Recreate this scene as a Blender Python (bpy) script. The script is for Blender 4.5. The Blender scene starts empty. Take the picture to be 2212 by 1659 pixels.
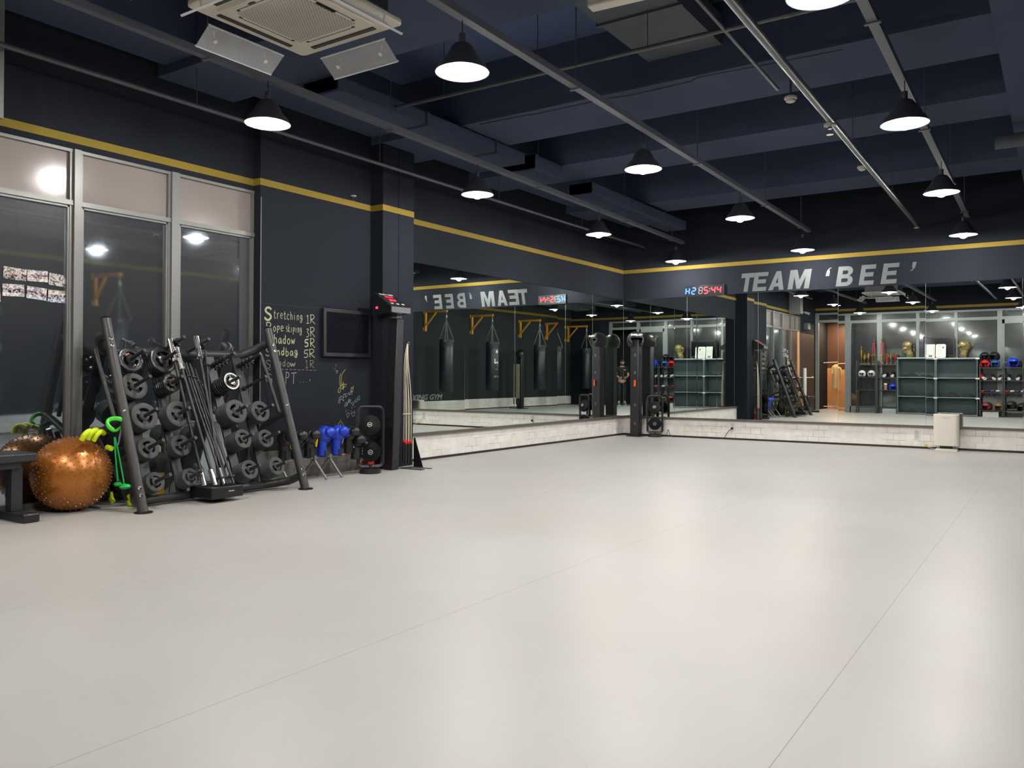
import bpy, math, random
from mathutils import Vector, Matrix, Euler
random.seed(7)
SC = bpy.context.scene
COL = SC.collection
R = math.radians
PI = math.pi

# ---------------------------------------------------------------- camera
cam_data = bpy.data.cameras.new('camera')
cam = bpy.data.objects.new('camera', cam_data)
COL.objects.link(cam)
SC.camera = cam
YAW, PIT, ROL = 0.592891204, 0.0107274352, 0.00330984643
cam_data.sensor_fit = 'HORIZONTAL'
cam_data.sensor_width = 36.0
cam_data.lens = 1760.55533 / 2212 * 36.0
cam_data.shift_y = -34.6141 / 2212
cam_data.clip_start = 0.02
cam_data.clip_end = 100
_fw = Vector((-math.sin(YAW) * math.cos(PIT), math.cos(YAW) * math.cos(PIT), math.sin(PIT)))
_rt = Vector((math.cos(YAW), math.sin(YAW), 0)); _up = _rt.cross(_fw)
_r2 = _rt * math.cos(ROL) + _up * math.sin(ROL); _u2 = _up * math.cos(ROL) - _rt * math.sin(ROL)
cam.matrix_world = Matrix(((_r2.x, _u2.x, -_fw.x, 6.64974), (_r2.y, _u2.y, -_fw.y, -13.5168), (_r2.z, _u2.z, -_fw.z, 1.05), (0, 0, 0, 1)))

# ---------------------------------------------------------------- world, exposure
W = bpy.data.worlds.new('night'); SC.world = W; W.use_nodes = True
W.node_tree.nodes['Background'].inputs[0].default_value = (0.010, 0.013, 0.022, 1)
W.node_tree.nodes['Background'].inputs[1].default_value = 0.25
vs = SC.view_settings
SC.display_settings.display_device = 'sRGB'
vs.view_transform = 'Standard'; vs.look = 'None'; vs.gamma = 1.0; vs.exposure = 1.8; vs.use_curve_mapping = False
SC.cycles.use_denoising = True
SC.cycles.max_bounces = 14; SC.cycles.glossy_bounces = 8; SC.cycles.diffuse_bounces = 4
SC.cycles.caustics_reflective = False; SC.cycles.caustics_refractive = False
SC.cycles.sample_clamp_indirect = 6.0
LAMP_POWER = 345.0        # emission strength of the pendant lamps' diffusers

# ---------------------------------------------------------------- materials
MATS = {}
def mat(name, col=(.5, .5, .5), rough=.5, metal=0., emit=None, es=0., spec=None, coat=0., alpha=None, noise=None, bump=None, trans=0.):
    """noise=(scale, amount) mottles the colour; bump=(scale, strength)"""
    if name in MATS: return MATS[name]
    m = bpy.data.materials.new(name); m.use_nodes = True; MATS[name] = m
    nt = m.node_tree; b = nt.nodes['Principled BSDF']
    b.inputs['Base Color'].default_value = (*col, 1)
    b.inputs['Roughness'].default_value = rough
    b.inputs['Metallic'].default_value = metal
    if spec is not None: b.inputs['Specular IOR Level'].default_value = spec
    if coat: b.inputs['Coat Weight'].default_value = coat; b.inputs['Coat Roughness'].default_value = .1
    if trans: b.inputs['Transmission Weight'].default_value = trans
    if alpha is not None: b.inputs['Alpha'].default_value = alpha
    if emit: b.inputs['Emission Color'].default_value = (*emit, 1); b.inputs['Emission Strength'].default_value = es
    if noise or bump:
        tc = nt.nodes.new('ShaderNodeTexCoord')
    if noise:
        n = nt.nodes.new('ShaderNodeTexNoise'); n.inputs['Scale'].default_value = noise[0]; n.inputs['Detail'].default_value = 5
        nt.links.new(tc.outputs['Object'], n.inputs['Vector'])
        mx = nt.nodes.new('ShaderNodeMix'); mx.data_type = 'RGBA'
        k = noise[1]
        mx.inputs[6].default_value = (*[c * (1 - k) for c in col], 1); mx.inputs[7].default_value = (*[min(1, c * (1 + k)) for c in col], 1)
        nt.links.new(n.outputs['Fac'], mx.inputs[0]); nt.links.new(mx.outputs[2], b.inputs['Base Color'])
    if bump:
        n = nt.nodes.new('ShaderNodeTexNoise'); n.inputs['Scale'].default_value = bump[0]; n.inputs['Detail'].default_value = 3
        nt.links.new(tc.outputs['Object'], n.inputs['Vector'])
        bm = nt.nodes.new('ShaderNodeBump'); bm.inputs['Strength'].default_value = bump[1]; bm.inputs['Distance'].default_value = .01
        nt.links.new(n.outputs['Fac'], bm.inputs['Height']); nt.links.new(bm.outputs['Normal'], b.inputs['Normal'])
    return m

def nodes(name):
    m = bpy.data.materials.new(name); m.use_nodes = True; MATS[name] = m
    return m, m.node_tree, m.node_tree.nodes, m.node_tree.links, m.node_tree.nodes['Principled BSDF']

def mk_floor():
    m, nt, N, L, b = nodes('vinyl_floor')
    tc = N.new('ShaderNodeTexCoord')
    sep = N.new('ShaderNodeSeparateXYZ'); L.new(tc.outputs['Object'], sep.inputs[0])
    # broad colour drift
    n1 = N.new('ShaderNodeTexNoise'); n1.inputs['Scale'].default_value = .55; n1.inputs['Detail'].default_value = 3; L.new(tc.outputs['Object'], n1.inputs['Vector'])
    r1 = N.new('ShaderNodeValToRGB'); r1.color_ramp.elements[0].color = (.40, .392, .372, 1); r1.color_ramp.elements[1].color = (.435, .432, .418, 1)
    r1.color_ramp.elements[0].position = .35; r1.color_ramp.elements[1].position = .65
    L.new(n1.outputs['Fac'], r1.inputs[0])
    # fine scuffs, stretched along one direction
    mp = N.new('ShaderNodeMapping'); mp.inputs['Scale'].default_value = (9, 2.2, 1); mp.inputs['Rotation'].default_value = (0, 0, .5); L.new(tc.outputs['Object'], mp.inputs[0])
    n2 = N.new('ShaderNodeTexNoise'); n2.inputs['Scale'].default_value = 1.6; n2.inputs['Detail'].default_value = 8; n2.inputs['Roughness'].default_value = .65; L.new(mp.outputs[0], n2.inputs['Vector'])
    mr = N.new('ShaderNodeMapRange'); mr.inputs['To Min'].default_value = .93; mr.inputs['To Max'].default_value = 1.05; L.new(n2.outputs['Fac'], mr.inputs[0])
    mul = N.new('ShaderNodeMix'); mul.data_type = 'RGBA'; mul.blend_type = 'MULTIPLY'; mul.inputs[0].default_value = 1
    L.new(r1.outputs[0], mul.inputs[6]); L.new(mr.outputs[0], mul.inputs[7])
    # welded seams between the sheets (a real groove at fixed x)
    prev = None
    for sx in (1.15, 2.745, 4.403, 5.995, 7.6):
        s = N.new('ShaderNodeMath'); s.operation = 'SUBTRACT'; s.inputs[1].default_value = sx; L.new(sep.outputs[0], s.inputs[0])
        a = N.new('ShaderNodeMath'); a.operation = 'ABSOLUTE'; L.new(s.outputs[0], a.inputs[0])
        lt = N.new('ShaderNodeMath'); lt.operation = 'LESS_THAN'; lt.inputs[1].default_value = .0011; L.new(a.outputs[0], lt.inputs[0])
        if prev is None: prev = lt
        else:
            ad = N.new('ShaderNodeMath'); ad.operation = 'MAXIMUM'; L.new(prev.outputs[0], ad.inputs[0]); L.new(lt.outputs[0], ad.inputs[1]); prev = ad
    mx = N.new('ShaderNodeMix'); mx.data_type = 'RGBA'; mx.inputs[7].default_value = (.17, .15, .13, 1)
    L.new(prev.outputs[0], mx.inputs[0]); L.new(mul.outputs[2], mx.inputs[6]); L.new(mx.outputs[2], b.inputs['Base Color'])
    rr = N.new('ShaderNodeMapRange'); rr.inputs['To Min'].default_value = .30; rr.inputs['To Max'].default_value = .50; L.new(n2.outputs['Fac'], rr.inputs[0]); L.new(rr.outputs[0], b.inputs['Roughness'])
    b.inputs['Specular IOR Level'].default_value = .5
    n3 = N.new('ShaderNodeTexNoise'); n3.inputs['Scale'].default_value = 38; n3.inputs['Detail'].default_value = 2; L.new(tc.outputs['Object'], n3.inputs['Vector'])
    bp = N.new('ShaderNodeBump'); bp.inputs['Strength'].default_value = .12; bp.inputs['Distance'].default_value = .004; L.new(n3.outputs['Fac'], bp.inputs['Height']); L.new(bp.outputs[0], b.inputs['Normal'])
    return m

def mk_brick(name, c1, c2, mortar, axis, dirty=0.):
    """painted block dado: blocks 0.165 x 0.107"""
    m, nt, N, L, b = nodes(name)
    tc = N.new('ShaderNodeTexCoord'); sep = N.new('ShaderNodeSeparateXYZ'); L.new(tc.outputs['Object'], sep.inputs[0])
    cb = N.new('ShaderNodeCombineXYZ'); L.new(sep.outputs[axis], cb.inputs[0]); L.new(sep.outputs[2], cb.inputs[1])
    t = N.new('ShaderNodeTexBrick'); t.inputs['Scale'].default_value = 1; t.inputs['Brick Width'].default_value = .168; t.inputs['Row Height'].default_value = .107
    t.inputs['Mortar Size'].default_value = .0032; t.inputs['Mortar Smooth'].default_value = .3; t.inputs['Color1'].default_value = (*c1, 1); t.inputs['Color2'].default_value = (*c2, 1); t.inputs['Mortar'].default_value = (*mortar, 1)
    L.new(cb.outputs[0], t.inputs['Vector'])
    n = N.new('ShaderNodeTexNoise'); n.inputs['Scale'].default_value = 9 if not dirty else 5; n.inputs['Detail'].default_value = 6; L.new(tc.outputs['Object'], n.inputs['Vector'])
    mr = N.new('ShaderNodeMapRange'); mr.inputs['From Min'].default_value = .3; mr.inputs['From Max'].default_value = .7
    mr.inputs['To Min'].default_value = .9 - dirty; mr.inputs['To Max'].default_value = 1.04; L.new(n.outputs['Fac'], mr.inputs[0])
    mul = N.new('ShaderNodeMix'); mul.data_type = 'RGBA'; mul.blend_type = 'MULTIPLY'; mul.inputs[0].default_value = 1
    # the paint bridges many joints: show the mortar line only in places
    n2 = N.new('ShaderNodeTexNoise'); n2.inputs['Scale'].default_value = 3.1; n2.inputs['Detail'].default_value = 3; L.new(tc.outputs['Object'], n2.inputs['Vector'])
    gt = N.new('ShaderNodeMapRange'); gt.inputs['From Min'].default_value = .42; gt.inputs['From Max'].default_value = .56; L.new(n2.outputs['Fac'], gt.inputs[0])
    sel = N.new('ShaderNodeMix'); sel.data_type = 'RGBA'; sel.inputs[7].default_value = (*c1, 1)
    mm = N.new('ShaderNodeMath'); mm.operation = 'MULTIPLY'; L.new(gt.outputs[0], mm.inputs[0]); L.new(t.outputs['Fac'], mm.inputs[1])
    L.new(mm.outputs[0], sel.inputs[0]); L.new(t.outputs['Color'], sel.inputs[6])
    L.new(sel.outputs[2], mul.inputs[6]); L.new(mr.outputs[0], mul.inputs[7]); L.new(mul.outputs[2], b.inputs['Base Color'])
    bp = N.new('ShaderNodeBump'); bp.inputs['Strength'].default_value = .4; bp.inputs['Distance'].default_value = .004; bp.invert = True
    L.new(t.outputs['Fac'], bp.inputs['Height']); L.new(bp.outputs[0], b.inputs['Normal'])
    b.inputs['Roughness'].default_value = .45
    return m

def mk_glassfilm(name, refl, rough, tint, base):
    """dark night-time window glass with reflective film: part mirror, part near-black body"""
    m, nt, N, L, b = nodes(name)
    b.inputs['Base Color'].default_value = (*base, 1); b.inputs['Roughness'].default_value = .4
    g = N.new('ShaderNodeBsdfGlossy'); g.inputs['Color'].default_value = (*tint, 1); g.inputs['Roughness'].default_value = rough
    tc = N.new('ShaderNodeTexCoord'); n = N.new('ShaderNodeTexNoise'); n.inputs['Scale'].default_value = 2.2; n.inputs['Detail'].default_value = 1
    L.new(tc.outputs['Object'], n.inputs['Vector'])
    bp = N.new('ShaderNodeBump'); bp.inputs['Strength'].default_value = .10; bp.inputs['Distance'].default_value = .01; L.new(n.outputs['Fac'], bp.inputs['Height']); L.new(bp.outputs[0], g.inputs['Normal'])
    mx = N.new('ShaderNodeMixShader'); mx.inputs[0].default_value = refl
    L.new(b.outputs[0], mx.inputs[1]); L.new(g.outputs[0], mx.inputs[2]); L.new(mx.outputs[0], N['Material Output'].inputs[0])
    return m

def mk_mirror():
    m, nt, N, L, b = nodes('mirror_silver')
    g = N.new('ShaderNodeBsdfGlossy'); g.inputs['Color'].default_value = (.83, .885, .85, 1); g.inputs['Roughness'].default_value = 0.0
    L.new(g.outputs[0], N['Material Output'].inputs[0])
    return m

FLOOR = mk_floor()
BRICK_Y = mk_brick('painted_block_along_y', (.84, .82, .78), (.78, .75, .71), (.42, .38, .35), 1)
BRICK_X = mk_brick('painted_block_along_x', (.84, .82, .78), (.78, .75, .71), (.42, .38, .35), 0)
BRICK_D = mk_brick('dirty_block', (.30, .29, .27), (.22, .21, .20), (.07, .07, .07), 1, .6)
MIRROR = mk_mirror()
GLASS_L = mk_glassfilm('night_glass_film', .42, .03, (.76, .90, 1.0), (.0025, .004, .008))
GLASS_B = mk_glassfilm('night_glass', .20, .045, (.85, .88, .9), (.005, .008, .010))
WALL = mat('charcoal_paint', (.0155, .0185, .0255), .9, spec=.12, noise=(1.2, .10), bump=(60, .08))
WALL_R = mat('slate_paint', (.030, .037, .043), .9, spec=.12, noise=(1.0, .12), bump=(60, .08))
CEIL = mat('navy_ceiling_paint', (.085, .115, .215), .9, spec=.1, noise=(.8, .12))
BEAM = mat('navy_beam_paint', (.066, .084, .135), .9, spec=.1, noise=(1.5, .1))
YEL = mat('ochre_stripe', (.215, .155, .022), .7, spec=.2, noise=(5, .06))
LEDGE = mat('dark_ledge', (.10, .088, .078), .4)
BLK = mat('black_skirting', (.012, .011, .010), .5)
ALU = mat('grey_aluminium_frame', (.17, .175, .17), .4, .25)
ALU2 = mat('pale_aluminium_frame', (.20, .225, .225), .45, .1)
FROST = mat('frosted_film', (.23, .20, .185), .16, spec=.5, noise=(1.5, .06))
DARKPANEL = mat('dark_void', (.010, .011, .014), .7)
STEEL = mat('gunmetal_tube', (.036, .037, .040), .42, .3, bump=(150, .05))
RUB = mat('grey_rubber_plate', (.040, .044, .045), .62, bump=(90, .12), noise=(12, .12))
RUBB = mat('black_rubber_plate', (.013, .013, .014), .28)
CHROME = mat('chrome', (.85, .85, .85), .12, 1.)
BLACKM = mat('black_metal', (.014, .014, .016), .3, .2)
BLACKP = mat('black_plastic', (.013, .013, .015), .35)
LEATH = mat('black_leather', (.012, .012, .014), .33, bump=(120, .15))
WHITE = mat('white_plastic', (.70, .69, .66), .35)
CREAM = mat('cream_plastic', (.58, .54, .46), .4)
RED = mat('red_gloss', (.55, .015, .015), .3)
BLUE = mat('blue_leather', (.012, .045, .48), .3, bump=(60, .1))
YELP = mat('yellow_lining', (.75, .50, .01), .4)

# ---------------------------------------------------------------- mesh helpers
class MB:
    def __init__(s): s.v = []; s.f = []
    def add(s, vs_, fs_):
        o = len(s.v); s.v += [tuple(v) for v in vs_]; s.f += [tuple(i + o for i in f) for f in fs_]; return s
    def box(s, x0, x1, y0, y1, z0, z1, M=None):
        v = [(x, y, z) for x in (x0, x1) for y in (y0, y1) for z in (z0, z1)]
        if M is not None: v = [M @ Vector(p) for p in v]
        return s.add(v, [(0, 1, 3, 2), (4, 6, 7, 5), (0, 4, 5, 1), (2, 3, 7, 6), (0, 2, 6, 4), (1, 5, 7, 3)])
    def cyl(s, p0, p1, r0, r1=None, n=14, caps=True):
        p0 = Vector(p0); p1 = Vector(p1); r1 = r0 if r1 is None else r1
        d = (p1 - p0).normalized(); a = d.orthogonal().normalized(); b = d.cross(a)
        v = []
        for p, r in ((p0, r0), (p1, r1)):
            for i in range(n):
                t = 2 * PI * i / n; v.append(p + a * (r * math.cos(t)) + b * (r * math.sin(t)))
        f = [(i, (i + 1) % n, n + (i + 1) % n, n + i) for i in range(n)]
        if caps: f += [tuple(range(n - 1, -1, -1)), tuple(range(n, 2 * n))]
        return s.add(v, f)
    def tube(s, path, r, n=10, closed=False, caps=True, rz=None):
        P = [Vector(p) for p in path]; m = len(P); v = []; prev = None
        rr = r if isinstance(r, (list, tuple)) else [r] * m
        for i, p in enumerate(P):
            if closed: d = P[(i + 1) % m] - P[i - 1]
            else: d = P[min(i + 1, m - 1)] - P[max(i - 1, 0)]
            d = d.normalized() if d.length > 1e-9 else Vector((0, 0, 1))
            if prev is None: a = d.orthogonal().normalized()
            else:
                a = prev - d * prev.dot(d)
                a = a.normalized() if a.length > 1e-6 else d.orthogonal().normalized()
            prev = a; b = d.cross(a)
            for k in range(n):
                t = 2 * PI * k / n; v.append(p + a * (rr[i] * math.cos(t)) + b * ((rz if rz else rr[i]) * math.sin(t)))
        f = []
        for i in range(m if closed else m - 1):
            j = (i + 1) % m
            for k in range(n): f.append((i * n + k, i * n + (k + 1) % n, j * n + (k + 1) % n, j * n + k))
        if caps and not closed: f += [tuple(range(n - 1, -1, -1)), tuple(range((m - 1) * n, m * n))]
        return s.add(v, f)
    def lathe(s, prof, n=24, M=None, close=False):
        """prof: [(r,z)...] about z"""
        v = []; f = []
        for r, z in prof:
            for k in range(n):
                t = 2 * PI * k / n; p = Vector((r * math.cos(t), r * math.sin(t), z)); v.append(M @ p if M is not None else p)
        m = len(prof)
        for i in range(m if close else m - 1):
            j = (i + 1) % m
            for k in range(n): f.append((i * n + k, i * n + (k + 1) % n, j * n + (k + 1) % n, j * n + k))
        if not close:
            if prof[0][0] > 1e-5: f.append(tuple(range(n - 1, -1, -1)))
            if prof[-1][0] > 1e-5: f.append(tuple(range((m - 1) * n, m * n)))
        return s.add(v, f)
    def ball(s, c, r, nu=18, nv=12, M=None, fn=None):
        r = (r, r, r) if not isinstance(r, (tuple, list)) else r
        v = []; f = []
        for i in range(nv + 1):
            ph = PI * i / nv
            for k in range(nu):
                t = 2 * PI * k / nu
                p = Vector((math.sin(ph) * math.cos(t), math.sin(ph) * math.sin(t), math.cos(ph)))
                if fn: p = fn(p)
                p = Vector((p.x * r[0], p.y * r[1], p.z * r[2]))
                if M is not None: p = M @ p
                v.append(p + Vector(c))
        for i in range(nv):
            for k in range(nu): f.append((i * nu + k, (i + 1) * nu + k, (i + 1) * nu + (k + 1) % nu, i * nu + (k + 1) % nu))
        return s.add(v, f)
    def prism(s, poly, h0, h1, ax=2, M=None):
        """poly 2D extruded along axis ax: ax=2 (x,y); ax=1 (x,z); ax=0 (y,z)"""
        n = len(poly); v = []
        for h in (h0, h1):
            for a, b in poly:
                p = Vector((a, b, h)) if ax == 2 else (Vector((a, h, b)) if ax == 1 else Vector((h, a, b)))
                v.append(M @ p if M is not None else p)
        return s.add(v, [(i, (i + 1) % n, n + (i + 1) % n, n + i) for i in range(n)] + [tuple(range(n - 1, -1, -1)), tuple(range(n, 2 * n))])
    def torus(s, c, R_, r, M=None, n=28, k=10):
        pts = []
        for i in range(n):
            t = 2 * PI * i / n; p = Vector((R_ * math.cos(t), R_ * math.sin(t), 0)); p = (M @ p if M is not None else p) + Vector(c); pts.append(p)
        return s.tube(pts, r, k, closed=True)
    def mesh(s, name, material=None, smooth=True, ang=38):
        me = bpy.data.meshes.new(name); me.from_pydata(s.v, [], s.f); me.validate(); me.update()
        import bmesh
        bm = bmesh.new(); bm.from_mesh(me); bmesh.ops.remove_doubles(bm, verts=bm.verts, dist=1e-6); bmesh.ops.recalc_face_normals(bm, faces=bm.faces); bm.to_mesh(me); bm.free()
        if smooth:
            me.polygons.foreach_set('use_smooth', [True] * len(me.polygons))
            me.set_sharp_from_angle(angle=R(ang))
        if material: me.materials.append(material)
        return me

def link(o, parent=None):
    COL.objects.link(o)
    if parent is not None: o.parent = parent
    return o
def thing(name, label, cat, loc=(0, 0, 0), rz=0., group=None, rot=None):
    o = bpy.data.objects.new(name, None); o.empty_display_size = .1; COL.objects.link(o)
    o.location = loc; o.rotation_euler = rot if rot else (0, 0, rz)
    o['label'] = label; o['category'] = cat
    if group: o['group'] = group
    return o
def part(mb, name, material, parent, loc=None, bevel=0., rot=None, label=None, smooth=True, ang=38):
    me = mb.mesh(name, material, smooth, ang) if isinstance(mb, MB) else mb
    o = bpy.data.objects.new(name, me); link(o, parent)
    if loc: o.location = loc
    if rot: o.rotation_euler = rot
    if bevel:
        b = o.modifiers.new('bevel', 'BEVEL'); b.width = bevel; b.segments = 2; b.limit_method = 'ANGLE'; b.angle_limit = R(50)
    if label: o['label'] = label
    return o
def solo(mb, name, material, label, cat, loc=(0, 0, 0), rz=0., group=None, bevel=0., kind=None, rot=None):
    o = part(mb, name, material, None, loc, bevel, rot if rot else (0, 0, rz)); o['label'] = label; o['category'] = cat
    if group: o['group'] = group
    if kind: o['kind'] = kind
    return o
def struct(mb, name, material, parent=None, bevel=0., smooth=False):
    o = part(mb, name, material, parent, bevel=bevel, smooth=smooth)
    if parent is None: o['kind'] = 'structure'
    return o
def sempty(name):
    o = bpy.data.objects.new(name, None); COL.objects.link(o); o['kind'] = 'structure'; return o
def dup(root, loc=None, rz=None, label=None, group=None, rot=None):
    r = root.copy(); COL.objects.link(r)
    if loc is not None: r.location = loc
    if rz is not None: r.rotation_euler = (0, 0, rz)
    if rot is not None: r.rotation_euler = rot
    if label: r['label'] = label
    if group: r['group'] = group
    for ch in list(root.children):
        c = ch.copy(); COL.objects.link(c); c.parent = r
        for g in list(ch.children):
            d = g.copy(); COL.objects.link(d); d.parent = c
    return r
def text_mb(body, size, ext=.001, off=0., shear=0., sx=1., align='CENTER'):
    cu = bpy.data.curves.new('t', 'FONT'); cu.body = body; cu.size = size; cu.extrude = ext; cu.offset = off; cu.shear = shear; cu.align_x = align; cu.resolution_u = 3
    o = bpy.data.objects.new('t', cu); COL.objects.link(o)
    dg = bpy.context.evaluated_depsgraph_get(); me = bpy.data.meshes.new_from_object(o.evaluated_get(dg))
    mb = MB(); mb.add([(v.co.x * sx, v.co.y, v.co.z) for v in me.vertices], [tuple(p.vertices) for p in me.polygons])
    bpy.data.objects.remove(o); bpy.data.meshes.remove(me); bpy.data.curves.remove(cu)
    return mb
def xf(mb, M):
    mb.v = [tuple(M @ Vector(p)) for p in mb.v]; return mb
# frames that lay flat artwork (x right, y up) on a wall
def onX(x, y, z, flip=False):      # on a wall facing +x, text runs toward +y
    return Matrix(((0, 0, 1, x), (1, 0, 0, y), (0, 1, 0, z), (0, 0, 0, 1)))
def onXm(x, y, z):                 # on a wall facing -x, text runs toward -y
    return Matrix(((0, 0, -1, x), (-1, 0, 0, y), (0, 1, 0, z), (0, 0, 0, 1)))
def onYm(x, y, z):                 # on a wall facing -y, text runs toward +x
    return Matrix(((1, 0, 0, x), (0, 0, -1, y), (0, 1, 0, z), (0, 0, 0, 1)))
def onYp(x, y, z):                 # on a wall facing +y, text runs toward -x
    return Matrix(((-1, 0, 0, x), (0, 0, 1, y), (0, 1, 0, z), (0, 0, 0, 1)))

# ================================================================ THE ROOM
ZC = 4.3; YB = -13.75; XR = 9.0
struct(MB().box(-.3, XR + .2, YB - .02, .2, -.12, 0), 'floor', FLOOR)
ce = struct(MB().box(-.3, XR + .2, YB - 2.2, .2, ZC, ZC + .1), 'ceiling', CEIL)
for (y0, y1) in ((-6.70, -5.82), (-4.72, -3.95), (-2.1, -1.35), (-9.3, -8.5), (-12.4, -11.5)):
    struct(MB().box(0, XR, y0, y1, 3.7, ZC), 'beam', BEAM, ce)
struct(MB().box(6.25, 6.8, YB, 0, 3.62, ZC), 'beam', BEAM, ce)
struct(MB().box(.12, .55, YB, 0, 3.78, ZC), 'beam', BEAM, ce)
# walls
wl = sempty('wall_left')
struct(MB().box(-.2, 0, -11.9, -8.25, 2.885, ZC), 'header', WALL, wl)
struct(MB().box(-.2, .10, -8.25, -6.68, .30, ZC), 'board_panel', WALL, wl)
struct(MB().box(-.2, .105, -8.25, -6.68, 0, .30), 'block_course', BRICK_D, wl)
struct(MB().box(-.2, .27, -6.68, -6.42, 0, ZC), 'pilaster', WALL, wl)
struct(MB().box(-.2, .27, -6.412, -6.15, 0, ZC), 'pilaster', WALL, wl)
struct(MB().box(-.2, .26, -6.43, -6.40, 0, ZC), 'joint', BLK, wl)
struct(MB().box(-.2, -.012, -6.15, .2, 0, ZC), 'plaster', WALL, wl)
struct(MB().box(-.2, 0, -6.15, 0, 2.465, ZC), 'plaster', WALL, wl)
struct(MB().box(-.2, .012, -6.15, -.02, .03, .318), 'block_course', BRICK_Y, wl)
struct(MB().box(-.2, 0, YB - 2, -11.9, 0, ZC), 'plaster', WALL, wl)
wb = sempty('wall_back')
struct(MB().box(-.2, XR + .2, .012, .2, 0, ZC), 'plaster', WALL, wb)
struct(MB().box(0, XR, 0, .1, 2.46, ZC), 'plaster', WALL, wb)
struct(MB().box(.0, XR, -.012, .1, .03, .318), 'block_course', BRICK_X, wb)
wr = sempty('wall_right')
struct(MB().box(XR, XR + .2, YB, .2, 0, ZC), 'plaster', WALL_R, wr)
struct(MB().box(XR - .012, XR + .1, YB, 0, .03, .33), 'block_course', BRICK_Y, wr)
wf = sempty('wall_front')
struct(MB().box(-.2, XR + .2, YB - .15, YB, 3.11, ZC), 'header', WALL, wf)
struct(MB().box(7.35, XR + .2, YB - .15, YB, 0, 3.11), 'plaster', WALL, wf)
# skirtings
struct(MB().box(0, .02, -6.15, -.02, 0, .03), 'baseboard_left', BLK)
struct(MB().box(0, XR, -.02, 0, 0, .03), 'baseboard_back', BLK)
struct(MB().box(XR - .02, XR, YB, 0, 0, .03), 'baseboard_right', BLK)
# ledges under the mirrors
struct(MB().box(-.02, .045, -6.12, -.045, .312, .345), 'trim_1', LEDGE)
struct(MB().box(-.02, XR, -.045, .02, .312, .345), 'trim_2', LEDGE)
struct(MB().box(.1, .16, -8.0, -6.75, .295, .33), 'trim_3', BLK)
# ochre stripe round the room
st = sempty('trim_4')
def stripe(*a): struct(MB().box(*a), 'stripe', YEL, st)
stripe(0, .006, -11.85, -8.25, 2.937, 3.0035); stripe(0, .108, -8.258, -8.25, 2.937, 3.0035)
stripe(.1, .106, -8.252, -6.68, 2.937, 3.0035); stripe(.1, .276, -6.688, -6.68, 2.937, 3.0035)
stripe(.27, .276, -6.682, -6.15, 2.937, 3.0035)
stripe(0, .006, -6.15, 0, 2.937, 3.0035); stripe(0, XR, -.006, 0, 2.937, 3.0035)
stripe(XR - .006, XR, YB, 0, 3.215, 3.295); stripe(0, XR, YB, YB + .006, 3.19, 3.265)
# thin joints on the board wall
struct(MB().box(.1, .103, -8.245, -8.238, .3, 2.82), 'trim_5', mat('pale_joint', (.16, .17, .19), .5))
struct(MB().box(.1, .1012, -8.24, -7.45, 1.768, 1.771), 'trim_6', BLK)

# ---------------------------------------------------------------- left windows
def window(name, y0, y1, dark=None):
    w = sempty(name)
    ZT0, ZT1 = 2.428, 2.468
    f = MB()
    f.box(-.06, .004, y0, y0 + .022, .05, 2.885).box(-.06, .004, y1 - .022, y1, .05, 2.885)
    f.box(-.06, .010, y0, y1, 2.86, 2.885).box(-.06, .016, y0, y1, ZT0, ZT1).box(-.06, .016, y0, y1, .0, .05)
    # sash beads
    f.box(-.05, -.002, y0 + .022, y0 + .036, .05, ZT0).box(-.05, -.002, y1 - .036, y1 - .022, .05, ZT0)
    f.box(-.05, -.002, y0 + .02, y1 - .02, ZT0 - .018, ZT0)
    struct(f, 'window_frame', ALU, w)
    struct(MB().box(-.034, -.028, y0 + .022, y1 - .022, ZT1, 2.86), 'transom_pane', FROST, w)
    struct(MB().box(-.034, -.028, y0 + .03, y1 - .03, .05, ZT0 - .01), 'glass_pane', GLASS_L, w)
    if dark: struct(MB().box(-.027, -.024, y1 - .036 - dark, y1 - .036, .05, ZT0 - .018), 'blind_edge', mat('slate_film', (.045, .05, .062), .5), w)
    return w
window('window_1', -9.09, -8.25, .11)
window('window_2', -9.98, -9.165)
window('window_3', -10.9, -10.04)
for i, yc in enumerate((-9.1275, -10.01)):
    struct(MB().box(-.06, .03, yc - .0375 + (.01 if i else 0), yc + .0375 - (.01 if i else 0), 0, 2.885), 'trim_%d' % (7 + i), ALU)
# brown door with push bar, beyond the windows, and the dark wall after it
BROWN = mat('brown_door', (.075, .038, .026), .45, noise=(2, .1))
WOOD = mat('orange_lit_wood', (.62, .33, .15), .5, noise=(6, .08))
d1 = sempty('door_1')
struct(MB().box(-.06, .01, -10.97, -10.9, 0, 2.885).box(-.06, .01, -11.9, -11.85, 0, 2.885).box(-.06, .01, -11.9, -10.9, 2.43, 2.47).box(-.06, .01, -11.9, -10.9, 2.86, 2.885), 'door_frame', ALU, d1)
struct(MB().box(-.05, -.01, -11.62, -10.97, 0, 2.43), 'door_leaf', BROWN, d1)
struct(MB().box(-.06, .0, -11.85, -11.62, 0, 2.43), 'door_post', WOOD, d1)
struct(MB().box(-.034, -.028, -11.38, -10.92, 2.47, 2.86).box(-.034, -.028, -11.85, -11.44, 2.47, 2.86), 'transom_pane', FROST, d1)
struct(MB().box(-.06, .005, -11.44, -11.38, 2.47, 2.86), 'mullion', ALU, d1)
struct(MB().cyl((.04, -10.99, 1.04), (.04, -11.85, 1.04), .014).cyl((0, -11.0, 1.04), (.04, -11.0, 1.04), .012).cyl((0, -11.84, 1.04), (.04, -11.84, 1.04), .012), 'push_bar', WHITE, d1)
struct(MB().cyl((.04, -11.3, 1.55), (.04, -11.3, 2.1), .012), 'door_handle', CHROME, d1)
d2 = sempty('door_2')
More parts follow.
